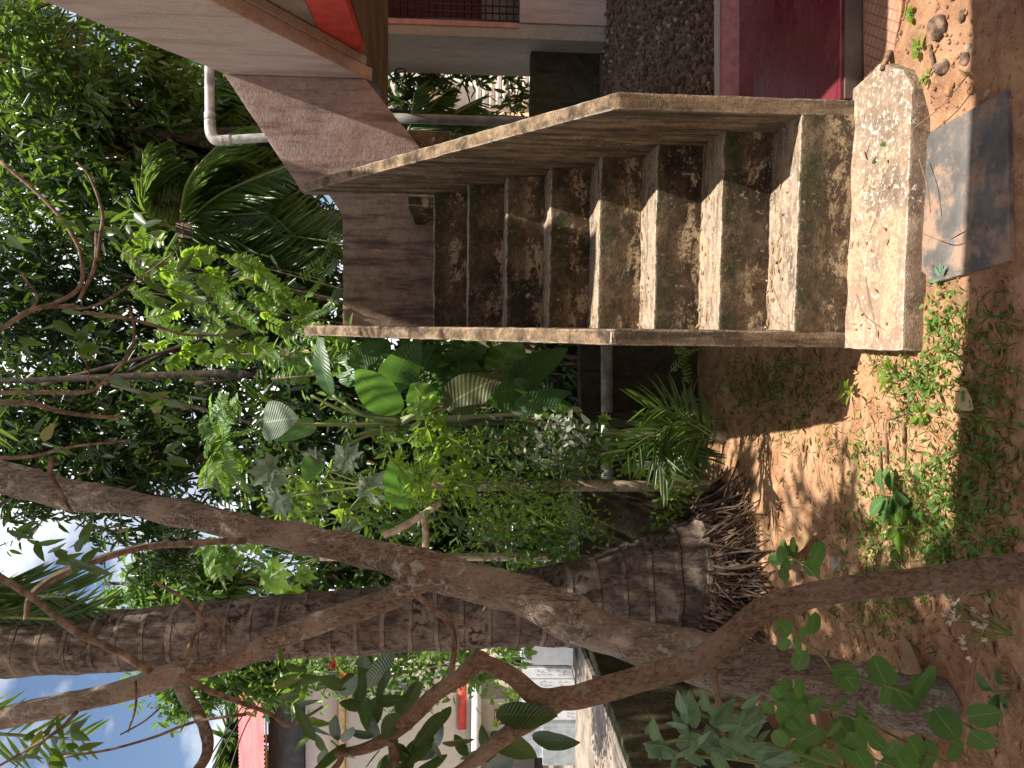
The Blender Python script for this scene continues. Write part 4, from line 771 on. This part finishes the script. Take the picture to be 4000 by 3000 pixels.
def leafy(name, label, cat, base, D, stems, n, L, Wr, lm, stem_m=None, spread=40, r=.006, group=None, droop=.2, dz=.25):
    t = thing(name, base, label, cat, group); lf, sm = MB(), MB()
    for stp in stems:
        d0 = D+RNG.uniform(-dz, dz); pts = [S(x, y, d0) for x, y in stp]; P = tube(sm, pts, [r, r*.4], 6, 6, 0, 0, 0, False)
        idx = RNG.integers(0, len(P), n); B = P[idx]+RNG.normal(size=(n, 3))*spread*PXW*D*.5; d = RNG.normal(size=(n, 3))*.8+nrmz(P[-1]-P[0])*.4; d[:, 2] -= droop
        l = L*RNG.uniform(.55, 1.2, n); leaves(lf, B, d, RNG.normal(size=(n, 3))*.6-FW*.35+np.array([0, 0, .95]), l, l*Wr, .15, .18)
    lf.build("leaves", lm, t); sm.build("stems", stem_m or M_STEM, t); return t
def gb(x, y, D): p = S(x, y, D); p[2] = .15; return p
leafy("bright_shrub", "sunlit yellow-green shrub climbing in front of the papaya leaves", "shrub", gb(2300, 1800, 4.1), 4.1,
      [[(1880, 1850), (1720, 1780), (1630, 1560)], [(1850, 1900), (1690, 1840), (1600, 1700)], [(1880, 1900), (1650, 1900), (1480, 1740)], [(1800, 1900), (1600, 1950), (1400, 1870)], [(1760, 1700), (1690, 1640), (1640, 1580)], [(1900, 1950), (1720, 1900), (1570, 1800)], [(1650, 1980), (1640, 1900), (1620, 1830)], [(1850, 1760), (1750, 1740), (1660, 1700)]], 42, .085, .36, L_LIME, M_STEM, 45)
vst = []
for q in range(26):
    x, y = RNG.uniform(1880, 2400), RNG.uniform(1640, 2120); vst.append([(x+60, y), (x-RNG.uniform(30, 120), y+RNG.uniform(-40, 40)), (x-RNG.uniform(100, 220), y+RNG.uniform(-70, 70))])
leafy("creeper_tangle", "tangle of small-leaved creeper spilling over the low wall", "creeper", gb(2500, 1900, 4.5), 4.5, vst, 75, .04, .42, L_MID, M_TWIG, 75, .004)
leafy("creeper_tangle", "bright feathery creeper strands hanging in the middle of the thicket", "creeper", gb(2500, 2000, 4.3), 4.3,
      [[(1650+60*k+RNG.uniform(-30, 30), 1900+RNG.uniform(-80, 120)), (1800+60*k, 1960+RNG.uniform(-60, 80)), (1950+50*k, 2000+RNG.uniform(-70, 70))] for k in range(9)], 46, .045, .3, L_LIME, M_STEM, 60, .004)
leafy("silver_leaved_shrub", "pale silvery leaved shrub lit by the sun above the end of the grey pipe", "shrub", gb(2450, 1700, 4.3), 4.25,
      [[(2290, 1690), (2180, 1660), (2060, 1640)], [(2300, 1720), (2200, 1720), (2120, 1730)], [(2280, 1740), (2160, 1780), (2050, 1760)], [(2260, 1650), (2210, 1640), (2180, 1630)]], 34, .07, .5, L_PALE, M_TWIG, 50)
leafy("glossy_shrub", "dark glossy shrub between the low wall and the palm trunk", "shrub", gb(2500, 2100, 5.25), 5.2,
      [[(2260, 2080), (2100, 2100), (1950, 2080)], [(2260, 2150), (2120, 2160), (1980, 2180)], [(2260, 2040), (2050, 2030), (1900, 2050)], [(2250, 2200), (2180, 2180), (2080, 2190)]], 150, .065, .5, L_MID, M_TWIG, 110)
leafy("flowering_shrub", "leafy shrub with red flower heads left of the palm trunk", "shrub", gb(2300, 2600, 8.5), 8.5,
      [[(1900, 2600), (1600, 2600), (1300, 2560)], [(1900, 2560), (1500, 2640), (1250, 2620)], [(1800, 2620), (1500, 2680), (1200, 2560)], [(1750, 2600), (1400, 2580), (1150, 2600)], [(1700, 2560), (1600, 2680), (1500, 2740)]], 230, .11, .42, L_MID, M_TWIG, 130)
fl = MB()
for (x, y) in [(1305, 2577), (1300, 2600), (1340, 2640), (1345, 2652)]:
    p = S(x, y, 8.1); d = rdir(14); leaves(fl, np.repeat([p], 14, 0), d, rdir(14), .05, .02)
fl.build("flower_heads", L_FLOW if hasattr(L_FLOW, 'name') else L_FLOW, bpy.data.objects["flowering_shrub"])
leafy("leafy_bush", "bush of serrated leaves along the blue-grey gable of the house", "bush", gb(2300, 2700, 12), 11.5, [[(1200, 2560), (1120, 2600), (1060, 2640)], [(1210, 2660), (1140, 2660), (1060, 2680)], [(1260, 2600), (1200, 2620), (1120, 2640)]], 150, .15, .4, L_MID, M_TWIG, 90)
leafy("hanging_creeper", "leafy creeper hanging in front of the maroon window and gate", "creeper", gb(2300, 2700, 8), 7.0, [[(1980, 2640), (2010, 2690), (2050, 2700)], [(1960, 2700), (2000, 2740), (2050, 2760)], [(2000, 2790), (2030, 2800), (2060, 2780)], [(1960, 2830), (1990, 2800), (2030, 2760)]], 60, .075, .35, L_LIME, M_STEM, 45)
leafy("pandan_tuft", "dark leaves and fern tuft drooping over the white gate pillar", "plant", gb(2300, 2540, 6), 6.0, [[(1900, 2510), (1960, 2530), (2020, 2550)], [(1930, 2540), (1990, 2560), (2040, 2560)]], 60, .09, .35, L_FERN, M_STEM, 40)
tst = []
for q in range(30):
    x, y = RNG.uniform(1150, 1900), RNG.uniform(1330, 2050); tst.append([(x+120, y+RNG.uniform(-30, 30)), (x, y), (x-RNG.uniform(60, 160), y+RNG.uniform(-90, 90))])
leafy("undergrowth_shrub", "dark mixed undergrowth filling in around the banana stalks", "shrub", gb(2400, 1600, 5.3), 5.2, tst, 44, .10, .34, L_MID, M_TWIG, 80, .004)
leafy("bright_shrub", "light green sprig shrub right under the hanging sword fern", "shrub", gb(2300, 1850, 4.9), 4.9, [[(1500, 1850), (1250, 1850), (1020, 1900)], [(1500, 1900), (1200, 1920), (1000, 1980)], [(1450, 1960), (1180, 2000), (1060, 2050)], [(1600, 1900), (1420, 1990), (1260, 2060)]], 50, .10, .3, L_LIME, M_STEM, 55)
leafy("bright_shrub", "sunlit sprig shrub at the foot of the low wall beside the palm base", "shrub", gb(2750, 1950, 4.4), 4.35, [[(2720, 1960), (2640, 1990), (2560, 2000)], [(2700, 1900), (2620, 1920), (2540, 1900)], [(2720, 2020), (2620, 2060), (2560, 2080)]], 60, .05, .4, L_LIME, M_STEM, 50)
# cut branches leaning by the thicket
mb = MB(); tube(mb, [S(1500, 2090, 4.0), S(1570, 2060, 4.0), S(1720, 1965, 4.0)], [.018, .016], 10, 5, .1); tag(mb.build("bamboo_pole", M_PALETWIG, None, True), "pale bare branch leaning across the thicket behind the leaning tree", "branch")
mb = MB(); tube(mb, [S(1660, 2190, 4.3), S(1664, 2080, 4.3), S(1650, 2000, 4.35)], [.022, .018], 10, 5, .1); tag(mb.build("cut_branch", M_PALETWIG, None, True), "short upright grey branch stub behind the fork of the leaning tree", "branch")
mb = MB(); tube(mb, [S(95, 2420, 3.9), S(110, 2330, 3.9), S(200, 2250, 3.9), S(320, 2200, 3.9), S(450, 2160, 3.9), S(600, 2130, 3.9), S(1000, 2112, 3.9), S(1250, 2090, 4.1)], [.005, .009, .013, .016], 8, 6); tag(mb.build("bare_branch", M_PALETWIG, None, True), "long pale bare branch arching up across the clouds beside the palm", "branch")

# seedling palms with stiff arching fronds
def seedling(label, base, D, fr, L, wd, m=L_PALM):
    b = S(base[0], base[1], D); t = thing("palm_seedling", b, label, "palm seedling", "seedling palms"); lf, sm = MB(), MB()
    for pts in fr: frond(lf, sm, [S(x, y, D-.1*i) for i, (x, y) in enumerate(pts)], 15, L, wd, .62, .15, (.8, 1, .7), r=.005, updir=tuple(-FW+np.array([.2, 0, .5])), jit=.06)
    lf.build("fronds", m, t); sm.build("stalks", M_STEM, t)
seedling("palm seedling with long bright fronds arching in front of the white pipe stub", (2830, 1740), 3.9, [[(2830, 1740), (2680, 1650), (2560, 1690), (2450, 1760)], [(2760, 1690), (2620, 1670), (2560, 1740), (2600, 1860)], [(2760, 1690), (2640, 1740), (2640, 1830)], [(2800, 1700), (2640, 1600), (2520, 1590)]], .22, .016)
seedling("darker palm seedling with grass-like fronds beside the low wall", (2830, 1650), 4.2, [[(2830, 1640), (2680, 1640), (2640, 1570)], [(2830, 1640), (2700, 1650), (2640, 1640), (2700, 1560)], [(2820, 1660), (2660, 1690), (2700, 1780)], [(2820, 1660), (2700, 1710), (2760, 1790)]], .17, .014)

# ------------------------------------------------------------------ foreground herbs
def herb(name, label, cat, base, D, specs, lm, stems, wf=.7, group=None, shape=None, sag=.08):
    t = thing(name, base, label, cat, group); mb = MB()
    for (x0, y0, x1, y1) in specs:
        d = D+RNG.uniform(-.08, .08); w = math.hypot(x1-x0, y1-y0)*wf
        bigleaf(mb, S(x0, y0, d), S(x1, y1, d-RNG.uniform(-.07, .05)), w*PXW*d, sag, RNG.uniform(-.55, .55), 8, .12, .04, shape)
    set_uv(mb.build("leaves", lm, t, True), mb); sm = MB()
    for sp_ in stems: tube(sm, [S(x, y, D+.02) for x, y in sp_], [.0035, .0025], 6, 6)
    sm.build("stems", M_STEM, t, True); return t
L_BLUEV = leafmat("veined_blue_green_leaf", (.11, .21, .14), (.16, .28, .19), (.2, .38, .14), .3, .5, .4, None, True)
L_ROUNDV = leafmat("veined_round_leaf", (.055, .135, .04), (.09, .19, .055), (.22, .42, .08), .35, .6, .3, None, True)
blue = [(2755, 2700, 2700, 2790), (2760, 2665, 2740, 2800)]
blue = [(2705, 2790, 2660, 2700), (2760, 2780, 2740, 2690), (2660, 2850, 2620, 2775), (2700, 2800, 2668, 2720), (2790, 2760, 2830, 2830), (2800, 2830, 2865, 2765), (2560, 2895, 2548, 2800), (2570, 2915, 2622, 2925), (2575, 2915, 2570, 2960), (2550, 2890, 2600, 2920), (2640, 2910, 2720, 2905), (2670, 2860, 2650, 2930), (2690, 2870, 2740, 2905), (2760, 2830, 2795, 2910), (2825, 2800, 2850, 2860), (2820, 2790, 2872, 2730), (2745, 2930, 2790, 2850), (2770, 2920, 2860, 2950), (2700, 2950, 2760, 2990), (2640, 2960, 2700, 2920), (2890, 2860, 2930, 2760), (2900, 2870, 2960, 2820), (2850, 2900, 2905, 2960), (2900, 2940, 2990, 2900), (2930, 2960, 3060, 2915), (2960, 2985, 3110, 2950), (3000, 2960, 3080, 3000), (2810, 2960, 2850, 3000), (2920, 2790, 2945, 2700), (2940, 2830, 2990, 2770), (2960, 2890, 3010, 2850), (2620, 3000, 2650, 2940)]
blue += [(x+RNG.uniform(-40, 40), y+RNG.uniform(-30, 50), x2+RNG.uniform(-40, 40), y2+RNG.uniform(-30, 50)) for x, y, x2, y2 in blue[:30] for _q in range(2)]
herb("blue_green_shrub", "blue-green shrub with pointed leaves at the lower left", "shrub", SZ(3400, 2990, .185), 1.45, blue, L_BLUEV, [[(3300, 3000), (2980, 2900), (2760, 2800), (2670, 2780)], [(3250, 3010), (2900, 2960), (2700, 2890), (2560, 2910)], [(3200, 3010), (2950, 2930), (2880, 2780)], [(3100, 3020), (2900, 2970), (2640, 2950)]], .46, None, ([0, .12, .32, .55, .8, .93, 1], [.12, .72, 1, .82, .42, .14, .01]))
rnd_ = [(3060, 2165, 3035, 2170), (3090, 2150, 3100, 2100), (3060, 2190, 3085, 2225), (3055, 2220, 3070, 2270), (3065, 2140, 3035, 2190), (3170, 2200, 3215, 2120), (3140, 2195, 3200, 2250), (3085, 2480, 3035, 2420), (3080, 2495, 3045, 2540), (3110, 2490, 3115, 2560), (3130, 2490, 3140, 2450), (3170, 2475, 3180, 2390), (3140, 2540, 3110, 2620), (3270, 2600, 3345, 2700), (3250, 2620, 3330, 2610), (3460, 2670, 3405, 2560), (3470, 2680, 3440, 2750), (3490, 2685, 3580, 2780), (3500, 2670, 3440, 2610), (3570, 2720, 3650, 2600), (3600, 2700, 3560, 2640), (3650, 2770, 3740, 2890), (3660, 2790, 3600, 2800), (3640, 2780, 3700, 2830), (3780, 2800, 3910, 2780), (3790, 2860, 3880, 2920), (3020, 2680, 3060, 2740), (3090, 2690, 3050, 2650), (3080, 2700, 3150, 2760), (3110, 2720, 3130, 2650), (3200, 2720, 3160, 2790), (3270, 2800, 3350, 2930), (3250, 2780, 3300, 2720), (3360, 2810, 3410, 2890), (3380, 2830, 3340, 2760), (3170, 2850, 3230, 2900), (3060, 2820, 3110, 2880), (3120, 2850, 3070, 2800), (3400, 2880, 3460, 2930), (3550, 2880, 3600, 2980), (3500, 2900, 3450, 2960), (3620, 2890, 3640, 2960), (3300, 2900, 3340, 2980), (3180, 2920, 3260, 2980), (3090, 2900, 3150, 2960), (3030, 2850, 3060, 2920), (3700, 2960, 3760, 2900)]
rnd_ += [(x+RNG.uniform(-60, 30), y+RNG.uniform(40, 130), x2+RNG.uniform(-60, 30), y2+RNG.uniform(40, 130)) for x, y, x2, y2 in rnd_[26:]]
herb("round_leaf_herb", "herb with soft rounded scalloped leaves in front of the leaning tree's base", "herb", SZ(3850, 2850, .185), 1.85, rnd_, L_ROUNDV, [[(3900, 2900), (3640, 2760), (3470, 2680), (3300, 2640)], [(3700, 2980), (3400, 2830), (3200, 2740), (3080, 2690)], [(3280, 2660), (3240, 2600), (3190, 2540), (3100, 2490)], [(3500, 3000), (3200, 2880), (3050, 2820)], [(3230, 2300), (3150, 2210), (3070, 2170)]], .82, None, ([0, .08, .3, .55, .8, .93, 1], [.3, .75, 1, .98, .72, .4, .05]))
tb = thing("white_bud_weed", SZ(3990, 2520, .185), "weed with tiny white tufted buds right of the herb patch", "weed"); sm, bd_ = MB(), MB()
for (x, y) in [(3690, 2270), (3720, 2340), (3740, 2350), (3715, 2380), (3720, 2430), (3740, 2420), (3815, 2430), (3830, 2440), (3860, 2440), (3820, 2380), (3860, 2400), (3870, 2340), (3770, 2490), (3780, 2530), (3800, 2570), (3775, 2510), (3860, 2500), (3700, 2395), (3730, 2400), (3850, 2450)]:
    p = S(x, y, 1.6); tube(sm, [S(3960, 2480, 1.65), S((x+3900)/2, (y+2450)/2, 1.62), p], .0012, 5, 4); d = RNG.normal(size=(8, 3))*.35+np.array([-.1, 0, .9]); leaves(bd_, np.repeat([p], 8, 0), d, RNG.normal(size=(8, 3)), .014, .004)
bd_.build("buds", L_BUD, tb); sm.build("stems", M_STEM, tb, True)

def low_plant(label, c, n, L, Wr, lm, name="weed", cat="weed", group=None, h=.06):
    b = SZ(c[0], c[1], .19); b[2] = gh(b[0], b[1]); t = thing(name, b, label, cat, group); mb = MB()
    a = RNG.uniform(0, 2*math.pi, n); el = RNG.uniform(.15, .8, n); d = np.stack([np.cos(a)*np.cos(el), np.sin(a)*np.cos(el), np.sin(el)*.7], -1)
    for i in range(n):
        p = b+np.array([d[i][0], d[i][1], 0])*L*.25+np.array([0, 0, h*RNG.uniform(.3, 1)]); bigleaf(mb, p, p+d[i]*L*RNG.uniform(.7, 1.2), L*Wr, .25, 0, 6, .15, .03, None, 0, (0, 0, 1))
    set_uv(mb.build("leaves", lm, t, True), mb); sm = MB(); tube(sm, [b-np.array([0, 0, .01]), b+np.array([0, 0, h])], .003, 6); sm.build("stem", M_STEM, t); return t
low_plant("three-leaved bright seedling in the sunlit soil, largest of the low weeds", (3490, 1940), 10, .10, .55, L_ROUNDV)
low_plant("pale broad-leaved weed beside the dry leaf litter left of the palm roots", (3160, 2190), 9, .10, .55, L_ROUNDV, h=.1)
low_plant("small bright weed touching the lower end of the stair wall", (3500, 1470), 7, .07, .3, L_LIME, h=.03)
low_plant("small green weed on the soil just right of the lowest step", (3640, 190), 12, .035, .45, L_LIME, h=.02)
low_plant("small green weed nearest the corner of the paving tile", (3600, 60), 10, .03, .5, L_LIME, h=.02)
low_plant("tiny rosette growing against the lowest step's right corner", (3665, 300), 10, .025, .4, L_LIME, h=.015)
low_plant("dark leaf sprig fallen on the edge of the lowest step", (3520, 610), 4, .06, .35, L_MID, h=.02).location.z += .03
low_plant("small mimosa-like sprig by the left corner of the grey slab", (3690, 1090), 9, .045, .3, L_BLUEV, h=.02)
low_plant("bright weed clump between the palm roots and the sapling trunk", (3560, 2060), 12, .07, .5, L_LIME)
low_plant("leafy weed at the left edge of the stair wall's shadow", (3330, 1530), 8, .06, .3, L_LIME, h=.03)
low_plant("low weed with yellow flower near the pale dead leaf", (3600, 1620), 8, .05, .4, L_LIME, h=.02)
low_plant("dark sprig at the bottom edge beside the herb patch", (3930, 2700), 10, .06, .45, L_ROUNDV)
low_plant("leafy weed at the bottom edge below the sapling trunk", (3900, 2180), 10, .07, .25, L_MID)
seed_ = [(3050, 1440), (2820, 1410), (2640, 1450), (2700, 1390)]
sprays("pinnate_weed", "feathery seedling in the stair's shadow on the ground", "weed", SZ(2700, 1440, .19), [[(2760, 1350), (2690, 1370), (2640, 1370)], [(2620, 1450), (2660, 1410), (2700, 1370)], [(2690, 1500), (2680, 1440), (2670, 1390)]], 4.2, .035, .014, 9, L_FERN, 1.2, .05)

# ------------------------------------------------------------------ grass, litter, stones
def in_view(x, y): return True
gm = MB()
def grass_patch(cx, cy, rx, ry, n, L, zl=.185):
    n = int(n*(.26 if cx > 3725 else .5)); L = L*.8
    px_ = np.stack([RNG.normal(size=n)*rx+cx, RNG.normal(size=n)*ry+cy], -1); P_ = []
    for x, y in px_:
        if x < 2450 or y > 3300: continue
        q = SZ(x, y, .19)
        if -.075 < q[0] < .93 and q[1] > -.40: continue
        if q[0] > .85 and q[1] > -.02: continue
        q[2] = gh(q[0], q[1])-.003; P_.append(q)
    P_ = np.array(P_); m = len(P_); d = RNG.normal(size=(m, 3))*.75; d[:, 2] = np.abs(d[:, 2])*.7+.45
    leaves(gm, P_, d, RNG.normal(size=(m, 3))*.3+np.array([0, 0, .6]), L*RNG.uniform(.4, 1.3, m), .0034*RNG.uniform(.7, 1.5, m), .1, .45)
for a in [(2960, 1480, 130, 80, 900, .05), (3060, 1560, 120, 80, 700, .05), (3560, 1560, 60, 90, 420, .05), (3600, 1480, 70, 40, 260, .06), (3750, 1850, 90, 160, 1100, .05), (3850, 1650, 90, 200, 900, .055), (3900, 2000, 80, 180, 900, .055), (3640, 1960, 70, 90, 600, .05), (3520, 2000, 80, 130, 500, .045), (3350, 2050, 120, 130, 500, .04),
          (3700, 1300, 60, 70, 260, .05), (3850, 1320, 90, 80, 260, .05), (3700, 2150, 60, 60, 300, .05), (3300, 1720, 80, 60, 220, .04), (3070, 1700, 50, 60, 180, .05), (2650, 1950, 90, 70, 700, .06), (2550, 2050, 80, 60, 600, .06), (3930, 1250, 40, 60, 120, .05), (3420, 1390, 30, 40, 90, .05), (3300, 2300, 120, 90, 350, .05), (3500, 2420, 150, 100, 350, .04), (2800, 2000, 90, 60, 250, .05), (3650, 1100, 40, 20, 70, .05), (2900, 2560, 120, 90, 500, .06)]: grass_patch(*a)
tag(gm.build("grass", L_GRASS), kind='stuff')
gc_ = MB()
for (cx, cy, rx, ry, n_) in [(3560, 2060, 110, 140, 170), (3650, 2150, 80, 100, 130), (3620, 1930, 90, 90, 100), (3430, 2100, 70, 60, 130), (3780, 1900, 70, 150, 120), (3840, 1600, 70, 150, 80), (3620, 1480, 50, 60, 110), (3400, 1800, 60, 60, 60), (3480, 2330, 100, 60, 140), (3920, 2100, 50, 120, 60), (3000, 1500, 100, 60, 160), (2660, 2000, 60, 60, 200), (3680, 1250, 50, 60, 90)]:
    P_ = []
    for _k in range(n_):
        q = SZ(min(3990, RNG.normal()*rx+cx), RNG.normal()*ry+cy, .19)
        if -.075 < q[0] < .93 and q[1] > -.40: continue
        q[2] = gh(q[0], q[1])+RNG.uniform(.004, .03); P_.append(q)
    m = len(P_); d = RNG.normal(size=(m, 3)); d[:, 2] *= .25; leaves(gc_, np.array(P_), d, RNG.normal(size=(m, 3))*.35+np.array([0, 0, 1]), RNG.uniform(.012, .034, m), RNG.uniform(.008, .018, m), .12, .1)
tag(gc_.build("ground_cover", L_FERN), kind='stuff')
# dry needles, straw and leaf litter as loose mass
lt = MB(); n = 2600; xs_ = RNG.uniform(2560, 4000, n); ys_ = RNG.uniform(1250, 3000, n); P_, dd = [], []
for x, y in zip(xs_, ys_):
    q = SZ(x, y, .19)
    if -.075 < q[0] < .93 and q[1] > -.40: continue
    q[2] = gh(q[0], q[1])+.004; P_.append(q)
P_ = np.array(P_); m = len(P_); a = RNG.uniform(0, 6.28, m); d = np.stack([np.cos(a), np.sin(a), RNG.normal(size=m)*.1], -1); leaves(lt, P_, d, (0, 0, 1), RNG.uniform(.02, .09, m), RNG.uniform(.0025, .006, m), .2, .05)
k = RNG.random(m) < .14; leaves(lt, P_[k], d[k], (0, 0, 1), .05, .018, .3, .2)
tag(lt.build("leaf_litter", L_DRY), kind='stuff')
st_ = MB(); pebble_mesh(2200, lambda: (RNG.uniform(-1.6, 1.4), RNG.uniform(-.85, .0)) if RNG.random() < .7 else (RNG.uniform(-1.4, -.1), RNG.uniform(-.8, 1.5)), .007, lambda x, y: gh(x, y) if not (-.07 < x < .93 and y > -.4) else -1, st_)
tag(st_.build("soil_crumbs", M_SOIL), kind='stuff')
def stone(label, x, y, r, m, cat="stone", flat=.6):
    p = SZ(x, y, .2); r *= .62; p[2] = gh(p[0], p[1])+r*.15; bm = bmesh.new(); bmesh.ops.create_icosphere(bm, subdivisions=3, radius=1); s = RNG.uniform(.7, 1, 3); A = RNG.uniform(0, 6)
    for v in bm.verts:
        k = 1+.30*mnoise.noise(v.co*1.4+Vector((A, A*2, 0)))+.08*mnoise.noise(v.co*5+Vector((A, 0, 0))); c = v.co*k; v.co = Vector((c.x*s[0]*r*1.2, c.y*s[1]*r, c.z*flat*r))
    me = bpy.data.meshes.new("stone"); bm.to_mesh(me); bm.free(); me.materials.append(m); me.polygons.foreach_set('use_smooth', np.ones(len(me.polygons), bool))
    o = bpy.data.objects.new("stone", me); COL.objects.link(o); o.location = p; o.rotation_euler = (0, 0, RNG.uniform(0, 6)); tag(o, label, cat, "stones on the soil")
stone("dark wedge-shaped stone lying by the lowest step's right corner", 3700, 265, .05, M_STONE); stone("flat tan stone block above the right weeds, largest of the stones", 3700, 110, .06, M_STONE)
stone("small white pebble near the right edge of the soil", 3800, 185, .022, M_STONEP); stone("reddish lump between the grey slab and the step", 3715, 355, .03, M_SOIL); stone("rusty stone beside the long dry needle", 3790, 345, .035, M_SOIL)
stone("dark pitted stone at the top right corner of the yard", 3780, 60, .03, M_STONE); stone("greyish stone half sunk beside the white pebble", 3785, 230, .035, M_STONE); stone("pale chip next to the slanted edge of the grey slab", 3845, 365, .02, M_STONEP)
stone("white stone among the weeds below the palm roots", 3260, 2200, .055, M_STONEP, flat=.9); stone("pink-brown soil clod left of the grey slab", 3670, 1200, .045, M_SOIL); stone("smaller soil clod near the step's left corner", 3650, 1150, .035, M_SOIL); stone("white shard lying against the palm roots by the wall", 2625, 2070, .05, M_STONEP)
def stick(label, pts, r, cat="stick", m=M_STICK, z=.008):
    P_ = []
    for x, y in pts:
        q = SZ(x, y, .195); q[2] = (gh(q[0], q[1]) if not (-.06 < q[0] < .9 and -.39 < q[1] < 0) else H1)+z; P_.append(q)
    mb = MB(); tube(mb, P_, [r, r*.8], 7, 5, .15); tag(mb.build("stick", m, None, True), label, cat, "sticks on the soil")
stick("right one of two parallel sticks lying in the sunlit soil", [(3465, 1650), (3468, 1810)], .007); stick("left one of two parallel sticks lying in the sunlit soil", [(3530, 1650), (3532, 1720), (3528, 1810)], .007)
stick("dark thin stick near the parallel pair", [(3440, 1720), (3438, 1880)], .005); stick("thick twig end on the soil right of the lowest step", [(3515, 205), (3522, 275)], .012); stick("dark twig among the right weeds", [(3670, 180), (3685, 265)], .008)
stick("bent grey stick near the shadow edge", [(3150, 1740), (3145, 1810)], .006); stick("short brown stick by the left bottom of the stairs", [(3470, 1640), (3540, 1615)], .004)
sl_ = MB(); P_ = []
for q in range(150):
    k = RNG.integers(1, 7); x = TW*RNG.random()**2.2 if q % 3 else RNG.uniform(0, TW); P_.append((x+.01, (k-1)*TT-RNG.random()**2*.16-.02 if k > 1 else RNG.uniform(-.3, -.02), H1+(k-1)*TR+.004))
m = len(P_); a = RNG.uniform(0, 6.28, m); leaves(sl_, np.array(P_), np.stack([np.cos(a), np.sin(a), RNG.uniform(0, .25, m)], -1), RNG.normal(size=(m, 3))*.2+np.array([0, 0, 1]), RNG.uniform(.01, .05, m), RNG.uniform(.003, .015, m), .3, .1)
tag(sl_.build("step_litter", L_DRY), kind='stuff')
def on_step(label, pts, r, z):
    mb = MB(); tube(mb, [SZ(x, y, z)+np.array([0, 0, .004]) for x, y in pts], r*.6, 5, 5); tag(mb.build("needle", M_DRYN, None, True), label, "dry needle", "dry needles on the steps")
M_DRYN = plain("dry_needle", (.24, .15, .10), .8, .2, .2, 30)
for lb, pts, z in [("dark needle on the white-flaked right end of the lowest step", [(3385, 620), (3400, 560)], H1), ("short dark needle in the middle of the lowest step", [(3372, 740), (3388, 695)], H1), ("long thin needle across the middle of the lowest step", [(3400, 910), (3450, 790), (3500, 700)], H1), ("pair-like long needle at the left part of the lowest step", [(3385, 1080), (3400, 1180), (3430, 1300)], H1), ("crossing needle at the left part of the lowest step", [(3350, 1150), (3380, 1230), (3460, 1290)], H1), ("needle lying along the second step's tread", [(3010, 1080), (3050, 1200), (3085, 1240)], H1+TR), ("curved needle on the left of the second tread", [(2995, 1180), (3020, 1240), (3070, 1275)], H1+TR)]: on_step(lb, pts, .0018, z)
for lb, pts in [("curved straw lying over the dark grey slab", [(3610, 915), (3690, 940), (3770, 905)]), ("long dry needle from the step to the right weeds", [(3555, 515), (3680, 410), (3800, 270)]), ("dry needle leaning on the upper edge of the grey slab", [(3590, 620), (3620, 720), (3635, 830)])]:
    mb = MB(); tube(mb, [SZ(x, y, .24) for x, y in pts], .0018, 5, 6); tag(mb.build("needle", M_DRYN, None, True), lb, "dry needle", "dry needles on the soil")
def dry(label, x0, y0, x1, y1, wd, m=L_STRAW, z=.03):
    a = SZ(x0, y0, .2); b = SZ(x1, y1, .2); a[2] = gh(a[0], a[1])+z*.5; b[2] = gh(b[0], b[1])+z; mb = MB(); bigleaf(mb, a, b, np.linalg.norm(b-a)*wd, -.1, .15, 9, .25, .06, None, 0, (0, 0, 1)); set_uv(mb.build("dead_leaf", m, None, True), mb)
    o = bpy.data.objects[[o.name for o in bpy.data.objects if o.name.startswith("dead_leaf")][-1]]; return o
n0 = 0
def dry2(label, *a, **k):
    before = set(bpy.data.objects.keys()); dry(label, *a, **k); o = bpy.data.objects[(set(bpy.data.objects.keys())-before).pop()]; tag(o, label, "dead leaf", "dead leaves on the ground")
dry2("large pale straw-coloured dead leaf in the foreground grass", 3745, 1530, 3830, 1600, .55); dry2("tan curled dead leaf under the herb patch", 3520, 2480, 3640, 2700, .25, m=L_DRY); dry2("brown dead leaf lying left of the sapling trunk", 3430, 2440, 3450, 2500, .35, m=L_DRY)
dry2("long dry leaf strip by the palm roots", 3110, 2170, 3220, 2070, .2, m=L_DRY); dry2("small curled leaf at the foot of the left stair wall", 2770, 1280, 2750, 1250, .5, m=L_DRY, z=.25) if False else None
dry2("orange dead leaf on the soil beside the paving tile", 3810, 300, 3795, 270, .35, m=L_DRY); dry2("pale pointed dead leaf near the bottom of the leaning tree", 3540, 2640, 3720, 2740, .18, m=L_STRAW)
dry2("yellow strip of leaf at the top edge of the soil by the tile", 3553, 60, 3562, -5, .2, m=leafmat("yellow_leaf", (.5, .42, .05), (.55, .45, .07), (.5, .4, .05), .3, .5, .3, None, True))
